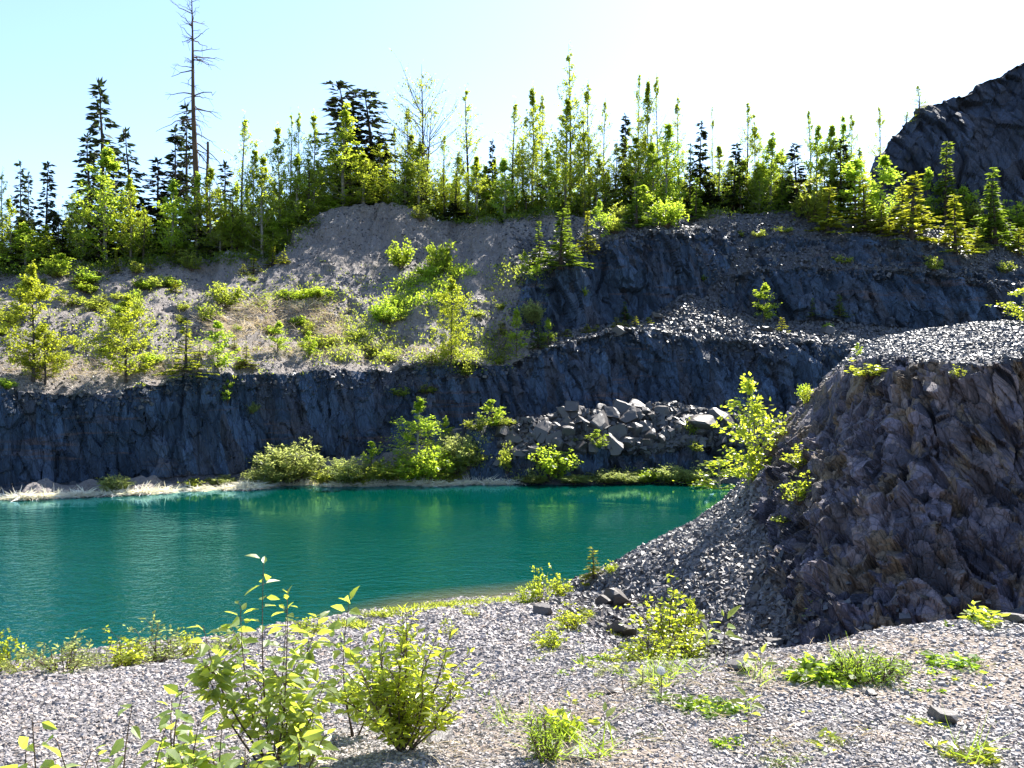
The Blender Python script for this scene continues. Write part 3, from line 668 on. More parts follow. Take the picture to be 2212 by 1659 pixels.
def sapling(seed, stems, ls, per=16, narrow=.5, first=.25, hang=.1, side=4, sidelen=.28):
    """near young poplar / willow with real leaf blades. stems: list of (base xyz, tip xyz, radius)"""
    R = rng(seed); tr = []; C_, D_, L_ = [], [], []
    for (b, e, r) in stems:
        b = np.array(b, float); e = np.array(e, float); ln = np.linalg.norm(e - b)
        t = np.linspace(0, 1, 9)[:, None]
        bow = R.normal(size=3) * .06 * ln; bow[2] = 0
        pth = b + (e - b) * t + bow * np.sin(t * math.pi)
        tr.append(tubes(pth[None], (r * (1 - .8 * t[:, 0]))[None], 5))
        tracks = [(pth, per)]
        for _ in range(side):
            u = R.uniform(.15, .85); k = int(u * 8); s = pth[k]; az = R.uniform(0, 2 * math.pi)
            dr = NRM(np.array([math.cos(az) * .7, math.sin(az) * .7, R.uniform(.5, 1.1)])); sl_ = ln * sidelen * R.uniform(.5, 1.2) * (1.15 - u)
            q = s + dr * sl_ * np.linspace(0, 1, 5)[:, None] + np.array([0, 0, .12 * sl_]) * np.linspace(0, 1, 5)[:, None] ** 2
            tr.append(tubes(q[None], (r * .5 * np.linspace(1, .3, 5))[None], 4)); tracks.append((q, max(4, int(per * .55))))
        for q, m in tracks:
            u = np.linspace(first if q is pth else .15, 1, m) + R.normal(size=m) * .02; u = np.clip(u, 0, 1)
            s = np.linspace(0, 1, len(q)); cc = np.stack([np.interp(u, s, q[:, i]) for i in range(3)], 1)
            ax = NRM(q[-1] - q[0])[None]
            az = np.arange(m) * 2.4 + R.normal(size=m) * .4
            rad = np.stack([np.cos(az), np.sin(az), 0 * az], 1)
            up = np.where(u > .93, 1.0, .25)[:, None]
            d = NRM(rad + ax * up + np.array([0, 0, -hang]) + R.normal(size=(m, 3)) * .25)
            pet = ls * .22
            pq = np.stack([cc, cc + d * pet], 1); tr.append(tubes(pq, np.full((m, 2), r * .14 + .0004), 3))
            C_.append(cc + d * pet); D_.append(d + [0, 0, -hang]); L_.append(ls * R.uniform(.55, 1.2, m) * np.where(u > .96, .75, 1))
    c = np.concatenate(C_); d = np.concatenate(D_); L = np.concatenate(L_)
    nn = NRM(np.array([0, 0, 1.0]) + .55 * R.normal(size=(len(c), 3)))
    return join(tr), leaf8(c, d, nn, L, L * narrow * R.uniform(.85, 1.15, len(c)))

def ribbon(base, d0, L, Wd, bend, R):
    """grass blades: three-segment curved ribbons"""
    n = len(base); t = np.linspace(0, 1, 4)[None, :, None]
    d0 = NRM(d0)
    pth = base[:, None] + d0[:, None] * L[:, None, None] * t + bend[:, None] * (L[:, None, None] * t * t)
    s = NRM(np.cross(d0, rdir(R, n)))[:, None] * (Wd[:, None, None] * (1 - .85 * t))
    V = np.stack([pth - s / 2, pth + s / 2], 2).reshape(-1, 3)
    b = (np.arange(n) * 8)[:, None]; k = np.array([[0, 1, 3, 2], [2, 3, 5, 4], [4, 5, 7, 6]])
    return V, (b[:, :, None] + k[None]).reshape(-1, 4)

# ------------------------------------------------------------------ things and their labels
AUTO = []        # (object, description, px, landmark set)
def thing(name, cat, loc, label=None, group=None, rz=0.0, auto=None, scale=(1, 1, 1)):
    o = bpy.data.objects.new(name, None); C.objects.link(o); o.location = loc; o.rotation_euler = (0, 0, rz); o.scale = scale
    o.empty_display_size = .3
    tag(o, label, cat, group)
    if auto: AUTO.append((o, auto[0], auto[1], auto[2]))
    return o

ORD = ['first', 'second', 'third', 'fourth', 'fifth', 'sixth', 'seventh', 'eighth', 'ninth', 'tenth', 'eleventh', 'twelfth', 'thirteenth', 'fourteenth', 'fifteenth', 'sixteenth', 'seventeenth', 'eighteenth', 'nineteenth', 'twentieth'] + ['twenty-' + w for w in ('first', 'second', 'third', 'fourth', 'fifth', 'sixth', 'seventh', 'eighth', 'ninth')] + ['thirtieth'] + ['thirty-' + w for w in ('first', 'second', 'third', 'fourth', 'fifth', 'sixth', 'seventh', 'eighth', 'ninth')]
MARKS = {}
def finish_labels():
    """give every repeat a label counted from the nearest landmark of its surroundings"""
    bins = {}
    for o, desc, px, ms in AUTO:
        best = min(MARKS[ms], key=lambda m: abs(m[1] - px)); side = 'left' if px < best[1] else 'right'
        bins.setdefault((desc, best, side), []).append((abs(px - best[1]), o))
    for (desc, mk, side), lst in bins.items():
        lst.sort(key=lambda a: a[0])
        for k, (_, o) in enumerate(lst):
            w_ = f'{ORD[k]} ' if len(lst) > 1 else ''
            o['label'] = f'{desc}, {w_}{side} of {mk[0]}'

KIT = {}
def kit(key, n, fn, wood, leaf, trunk='trunk', crown='crown'):
    """n mesh variants of one kind of plant, unit sized by their own height and width"""
    KIT[key] = []
    for k in range(n):
        (tv, tf), (cv, cf), h, w = fn(k)
        r_ = np.hypot(cv[:, 0] - cv[:, 0].mean(), cv[:, 1] - cv[:, 1].mean())
        w = 2 * float(np.percentile(np.abs(np.concatenate([cv[:, 0] - cv[:, 0].mean(), cv[:, 1] - cv[:, 1].mean()])), 92)); h = float(cv[:, 2].max())
        KIT[key].append((mesh_from(trunk, tv, [tf], wood), mesh_from(crown, cv, [cf], leaf), h, w, trunk, crown))

def plant(key, name, cat, loc, h, w, label=None, group=None, var=None, seed=0, auto=None):
    R = random.Random(hash((key, round(loc[0], 2), round(loc[1], 2), seed)) & 0xffff if False else int(abs(loc[0] * 131 + loc[1] * 37 + seed * 17) * 10) % 65536)
    v = KIT[key][(var if var is not None else R.randrange(len(KIT[key]))) % len(KIT[key])]
    o = thing(name, cat, loc, label, group, R.uniform(0, 6.28), auto, (w / v[3], w / v[3], h / v[2]))
    obj(v[4], v[0], o); obj(v[5], v[1], o)
    return o

def with_size(t, h, w): return t[0], t[1], h, w
kit('spruce_old', 5, lambda k: with_size(conifer(200 + k, 16, 5.6, .7, .55, 40, 1.3, .08, .7, 1.1, tier=.8), 16, 4.6), M_bark_dark, L_dark)
kit('spruce_top', 2, lambda k: with_size(conifer(230 + k, 16, 4.6, .6, .35, 34, 1.35, .1, .8, .8, 1, tier=.8), 16, 5.0), M_bark_dark, L_dark)
kit('spruce_dark', 6, lambda k: with_size(conifer(240 + k, 9, 4.0, .38, .35, 30, 1.1, .03, .85, 1.6, tier=.9), 9, 3.2), M_bark_dark, L_dark)
kit('conifer_green', 6, lambda k: with_size(conifer(260 + k, 6, 3.2, .22, .22, 24, .6, .02, .95, 2.4, tier=.8), 6, 2.8), M_bark_dark, L_con)
kit('conifer_gold', 5, lambda k: with_size(conifer(280 + k, 4, 2.6, .25, .15, 20, .5, .02, 1.0, 2.6, tier=.9), 4, 2.4), M_bark_dark, L_gold)
kit('conifer_small', 4, lambda k: with_size(conifer(300 + k, 1.6, 1.1, .3, .1, 10, .3, .03, 1.1, 1.6, tier=.8), 1.6, 1.1), M_bark_dark, L_gold)
kit('poplar_open', 7, lambda k: with_size(broadleaf(320 + k, 17, 6.5, .14, 1.0, 58, 8, 7, .20, .5, 1, cone=.85), 17, 5.2), M_bark_dark, L_pop)
kit('poplar_full', 6, lambda k: with_size(broadleaf(340 + k, 13, 5.5, .05, .9, 66, 10, 11, .20, .55, 1, cone=.9), 13, 4.4), M_bark_pale, L_pop)
kit('aspen_lime', 6, lambda k: with_size(broadleaf(360 + k, 11, 5.0, .04, .9, 70, 10, 10, .19, .6, 1, cone=.95), 11, 4.2), M_bark_pale, L_lime)
kit('birch_wide', 2, lambda k: with_size(broadleaf(380 + k, 18, 12, .2, .9, 34, 11, 5, .25, .55, 2), 18, 10.5), M_bark_dark, L_asp)
kit('aspen_slope', 5, lambda k: with_size(broadleaf(400 + k, 8, 5.0, .11, .55, 80, 11, 12, .135, .7, 1, cone=1.0), 8, 3.9), M_bark_dark, L_yel)
kit('aspen_slim', 4, lambda k: with_size(broadleaf(420 + k, 4, 2.2, .10, .85, 34, 7, 9, .14, .6, 1, trunk_r=.009, cone=.7), 4, 1.5), M_bark_twig, L_lime)
kit('bush_lime', 5, lambda k: with_size(shrub(440 + k, 2.4, 2.6, 22, 11, 8, .17, .5, .6), 2.4, 2.8), M_bark_twig, L_lime, 'stems', 'leaves')
kit('bush_gold', 5, lambda k: with_size(shrub(460 + k, 2.0, 2.2, 18, 9, 8, .15, .5, .55), 2.0, 2.3), M_bark_twig, L_asp, 'stems', 'leaves')
kit('willow_grey', 5, lambda k: with_size(shrub(480 + k, 3.0, 3.2, 56, 15, 13, .17, .8, .34), 3.0, 3.4), M_bark_twig, L_wil, 'stems', 'leaves')
# ================================================================== trees along the crest
RX = random.Random(7)
MARKS['crest'] = [('the tall dead snag', 413), ('the wide open birch', 915), ('the tallest poplar', 1231), ('the slim bare pole tree', 1540), ('the dark rock hill', 1925)]
MARKS['slope'] = [('the twin yellow trees at left', 80), ('the broad tree on the slope', 270), ('the straw patch', 590), ('the bright lime aspen', 972), ('the scree cone', 1490), ('the pale aspen on the scree', 1650)]
def ridge_at(px): return float(sm(np.array([px]), ridge)[1][0])
def on_crest(px, behind):
    d = ridge_at(px) + behind; x = (px - CX) / F * d; p = drop(x, d, ('far',)); return (x, d, (p.z if p else far_z(px, d)) - .15)
DESC = {'spruce_old': ('spruce_tree', 'tree', 'ragged dark spruce on the crest'), 'spruce_top': ('spruce_tree', 'tree', 'bushy-topped dark spruce on the crest'),
        'spruce_dark': ('spruce_tree', 'tree', 'dense dark young spruce on crest'), 'conifer_green': ('fir_tree', 'tree', 'green young fir on the crest'),
        'conifer_gold': ('fir_tree', 'tree', 'yellow-green young fir by the crest'), 'poplar_open': ('poplar_tree', 'tree', 'thinly leaved tall poplar on crest'),
        'poplar_full': ('poplar_tree', 'tree', 'yellow-green leafy poplar on crest'), 'aspen_lime': ('aspen_tree', 'tree', 'bright green leafy aspen on crest'),
        'birch_wide': ('birch_tree', 'tree', 'wide open birch with bare limbs on the crest'), 'bush_lime': ('bush', 'bush', 'bright green bush at the tree line'),
        'bush_gold': ('bush', 'bush', 'yellow-green bush at the tree line'), 'aspen_slim': ('aspen_tree', 'tree', 'slim young aspen on the crest'),
        'willow_grey': ('bush', 'bush', 'grey-green willow bush at tree line'), 'aspen_slope': ('poplar_tree', 'tree', 'open yellow-green poplar on crest')}
GRP = 'trees along the crest of the quarry'
def crest(px, top, wpx, key, behind=2.0, label=None, var=None):
    x, d, z = on_crest(px, behind)
    H_ = EYE - (top - HY) / F * d - z; nm, ct, ds = DESC[key]
    wpx *= {'spruce_old': 1.6, 'spruce_top': 1.35, 'spruce_dark': 1.3}.get(key, 1.0)
    return plant(key, nm, ct, (x, d, z), max(.8, H_), wpx / F * d, label, GRP, var, px, None if label else (ds, px, 'crest'))

for a in [  # bearing, top, width, kind, set-back, (label)
    (-60, 380, 70, 'spruce_old', 5), (-25, 420, 60, 'poplar_full', 1), (5, 358, 40, 'poplar_open', 3), (22, 420, 45, 'poplar_full', 1),
    (45, 345, 46, 'spruce_dark', 6, 'taller of the two dark spruces at the far left'), (61, 368, 34, 'spruce_dark', 7), (98, 343, 58, 'spruce_dark', 5, 'dark pointed spruce standing alone right of the far left pair'),
    (55, 480, 70, 'aspen_lime', .5), (105, 485, 60, 'poplar_full', .6), (135, 470, 46, 'poplar_open', 1),
    (157, 408, 46, 'poplar_open', 2), (193, 284, 62, 'spruce_old', 6, 'narrow dark spruce left of the tallest ragged spruce'), (224, 168, 78, 'spruce_old', 8, 'tallest ragged dark spruce with gaps between its drooping boughs'), (284, 274, 62, 'spruce_old', 5, 'dark spruce right of the tallest ragged spruce'),
    (228, 308, 92, 'aspen_lime', 1, 'big bright green aspen in front of the ragged spruces'), (180, 420, 50, 'poplar_full', .5), (282, 375, 52, 'poplar_full', 1),
    (310, 440, 44, 'poplar_open', .5), (342, 338, 58, 'spruce_old', 6), (378, 264, 70, 'spruce_dark', 6, 'broad dark spruce just left of the dead snag'), (403, 216, 44, 'spruce_old', 8, 'thin half-bare spruce touching the dead snag'),
    (372, 384, 78, 'aspen_lime', 1.2), (425, 368, 60, 'aspen_lime', .9), (455, 350, 62, 'poplar_full', 1.4), (487, 345, 50, 'spruce_old', 5), (500, 400, 50, 'poplar_open', 1),
    (523, 238, 66, 'poplar_open', 3), (548, 300, 50, 'poplar_full', 2), (566, 328, 62, 'poplar_full', .8), (603, 262, 50, 'poplar_full', 3), (628, 232, 42, 'poplar_open', 4), (648, 228, 40, 'poplar_open', 3),
    (640, 330, 60, 'aspen_lime', 1), (678, 236, 54, 'poplar_full', 2), (665, 330, 60, 'poplar_open', 1),
    (752, 166, 92, 'spruce_top', 6, 'tall dark spruce with a crooked bushy top'), (810, 190, 78, 'spruce_top', 6, 'second bushy-topped dark spruce with bare lower trunk'),
    (742, 218, 92, 'poplar_full', 2, 'yellow-green poplar in front of the crooked-top spruce'), (785, 330, 66, 'poplar_full', 1), (820, 300, 50, 'poplar_open', 3),
    (880, 222, 48, 'poplar_open', 3), (912, 128, 112, 'birch_wide', 2.5, 'wide open birch with bare limbs against the sky'), (875, 330, 50, 'poplar_full', 1), (905, 300, 60, 'poplar_full', 1.4),
    (960, 290, 46, 'poplar_open', 3), (1010, 178, 66, 'poplar_open', 3, 'tall thin poplar alone right of the wide birch'), (985, 330, 44, 'poplar_open', 2), (1030, 330, 46, 'poplar_full', 1.5), (1063, 298, 30, 'spruce_dark', 4, 'slender dark spruce between the thin poplars'),
    (1108, 208, 58, 'poplar_open', 3), (1090, 340, 50, 'aspen_lime', 1.4), (1150, 177, 62, 'poplar_full', 2.5), (1172, 190, 44, 'poplar_open', 4), (1185, 315, 48, 'aspen_lime', 1), (1130, 290, 46, 'poplar_open', 3),
    (1231, 84, 66, 'poplar_open', 3, 'tallest poplar with a slim spire top, mid crest'), (1222, 200, 70, 'poplar_full', 2), (1273, 165, 60, 'poplar_open', 3), (1262, 250, 64, 'poplar_full', 1.6), (1305, 202, 42, 'poplar_open', 3), (1290, 330, 54, 'poplar_full', 1.2),
    (1350, 242, 40, 'spruce_dark', 4), (1330, 300, 44, 'poplar_open', 3), (1380, 156, 40, 'poplar_open', 3.5), (1400, 160, 46, 'poplar_full', 3), (1420, 148, 42, 'poplar_open', 4), (1372, 290, 56, 'poplar_full', 1.8),
    (1440, 255, 60, 'aspen_lime', .6, 'tall bright green aspen standing forward of the crest poplars'), (1410, 300, 50, 'aspen_lime', 1),
    (1466, 196, 44, 'poplar_open', 3), (1511, 256, 48, 'spruce_dark', 3), (1538, 214, 20, 'poplar_open', 4, 'slim bare pole tree with little foliage on the crest'), (1490, 310, 50, 'conifer_green', 1.5), (1553, 308, 48, 'poplar_full', 1.5), (1584, 306, 48, 'spruce_dark', 2),
    (1614, 220, 52, 'poplar_open', 3), (1630, 236, 44, 'poplar_full', 2.5), (1600, 360, 50, 'conifer_green', 1), (1665, 282, 60, 'aspen_lime', 1.5), (1690, 310, 44, 'poplar_open', 2), (1640, 350, 50, 'poplar_full', 1),
    (1722, 306, 56, 'spruce_dark', 2), (1750, 236, 44, 'poplar_open', 3), (1765, 254, 46, 'aspen_lime', 2.4), (1795, 258, 50, 'aspen_lime', 2), (1822, 246, 44, 'aspen_lime', 2.6), (1838, 234, 40, 'poplar_open', 3), (1815, 300, 66, 'spruce_dark', 1.5), (1780, 320, 60, 'poplar_full', 1), (1855, 310, 44, 'poplar_open', 2.5),
    (1745, 390, 56, 'conifer_green', .6), (1690, 390, 52, 'conifer_green', .8),
    ]:
    crest(*a)
# trees on the shoulder of the dark hill
for px, py, top, w_, lb in [(1900, 340, 216, 42, 'hazy thin tree standing left of the dark hill top'), (1985, 238, 184, 34, 'small tree growing on the hill brow'), (1958, 262, 240, 26, 'smallest tree on the hill edge')]:
    d = 97.5 + (3 if px == 1900 else 0); z = EYE - (py - HY) / F * d - (6 if px == 1900 else .4)
    plant('poplar_open', 'poplar_tree', 'tree', ((px - CX) / F * d, d, z), EYE - (top - HY) / F * d - z, w_ / F * d, lb, GRP)
# understorey that closes the wall of green at the foot of the crest trees
for px in range(-70, 690, 14):
    key = RX.choice(['aspen_lime', 'poplar_full', 'spruce_dark', 'conifer_green', 'spruce_dark', 'poplar_full', 'bush_lime'])
    y = float(sm(np.array([px]), ridge)[0][0]); crest(px + RX.uniform(-6, 6), y - RX.uniform(55, 135), RX.uniform(38, 62), key, RX.uniform(.4, 5))
for px in range(700, 1740, 16):
    key = RX.choice(['spruce_dark', 'spruce_dark', 'conifer_green', 'poplar_full', 'bush_gold', 'spruce_dark', 'aspen_lime'])
    y = float(sm(np.array([px]), ridge)[0][0]); crest(px + RX.uniform(-8, 8), y - RX.uniform(34, 105), RX.uniform(32, 56), key, RX.uniform(1.0, 6))

for px in range(470, 1730, 23):
    key = RX.choice(['spruce_dark', 'poplar_open', 'poplar_full', 'poplar_full', 'aspen_lime'])
    y = float(sm(np.array([px]), ridge)[0][0]); crest(px + RX.uniform(-8, 8), y - RX.uniform(90, 175) * (.8 if px > 1450 else 1), RX.uniform(36, 56), key, RX.uniform(3, 8))

# the dead snag and the broken stump of another beside it
def snag(name, px, top, behind, rbase, nb, label, seed, broken=False):
    x, d, z = on_crest(px, behind); H_ = EYE - (top - HY) / F * d - z; R = rng(seed)
    t = np.linspace(0, 1, 14); lean = -(15.0 / F * d) if not broken else 0
    tp = np.stack([lean * t + .05 * np.sin(t * 9), .1 * np.sin(t * 7), H_ * t], 1)
    o = thing(name, 'tree', (x, d, z), label)
    obj('trunk', mesh_from('trunk', *[(v if i == 0 else [v]) for i, v in enumerate(tubes(tp[None], (rbase * (1 - (.95 if not broken else .4) * t) + .02)[None], 9))], M_bark_dead), o)
    parts = []
    u = np.sort(R.uniform(.26 if not broken else .2, .985, nb)); az = R.uniform(0, 2 * math.pi, nb)
    L = (3.6 if not broken else 1.4) * (np.sin(np.clip(1.08 - u, 0, 1) ** .55 * 1.9)) * R.uniform(.25, 1.15, nb)
    st = np.stack([np.interp(u, t, tp[:, i]) for i in range(3)], 1); out_ = np.stack([np.cos(az), np.sin(az) * .8, 0 * az], 1)
    s = np.linspace(0, 1, 7)[None, :, None]
    el = (1.1 * (u - .62))[:, None, None] + R.normal(size=(nb, 1, 1)) * .15
    pth = st[:, None] + out_[:, None] * L[:, None, None] * s + np.array([0, 0, 1.0]) * L[:, None, None] * (el * s + (u[:, None, None] - .85) * 1.0 * s * s) + R.normal(size=(nb, 7, 3)) * .05 * L[:, None, None] * s
    parts.append(tubes(pth, (1 - .8 * s[..., 0]) * (.016 * L + .018)[:, None], 4))
    bi = np.repeat(np.arange(nb), 2); k = R.integers(2, 6, len(bi)); b0 = pth[bi, k]; dd = NRM(NRM(pth[bi, -1] - pth[bi, 0]) + .8 * R.normal(size=(len(bi), 3))) * (L[bi] * .3)[:, None]
    parts.append(tubes(b0[:, None] + dd[:, None] * np.linspace(0, 1, 3)[None, :, None] + np.array([0, 0, -.15]) * np.linspace(0, 1, 3)[None, :, None] ** 2, np.full((len(bi), 3), .014), 3))
    v, f = join(parts); obj('crown', mesh_from('crown', v, [f], M_bark_dead), o)
snag('dead_snag', 428, -6, 2.2, .36, 78, 'tall dead bare conifer towering over the crest, branches leafless', 5)
snag('broken_snag', 448, 306, 2.4, .15, 12, 'short broken dead trunk just right of the tall snag', 6, True)

# ================================================================== plants with their feet in view (set by where they meet the land)
def foot_plant(key, name, cat, px, base, top, wpx, label=None, group=None, auto=None, var=None, which=('near', 'knoll', 'far', 'hill')):
    p = hit(px, base, which)
    if p is None: return None
    d = p.y; h = (base - top) / F * d
    return plant(key, name, cat, (p.x, p.y, p.z - .06 - .01 * h), h * 1.02, wpx / F * d, label, group, var, px, (auto[0], px, auto[1]) if auto else None)

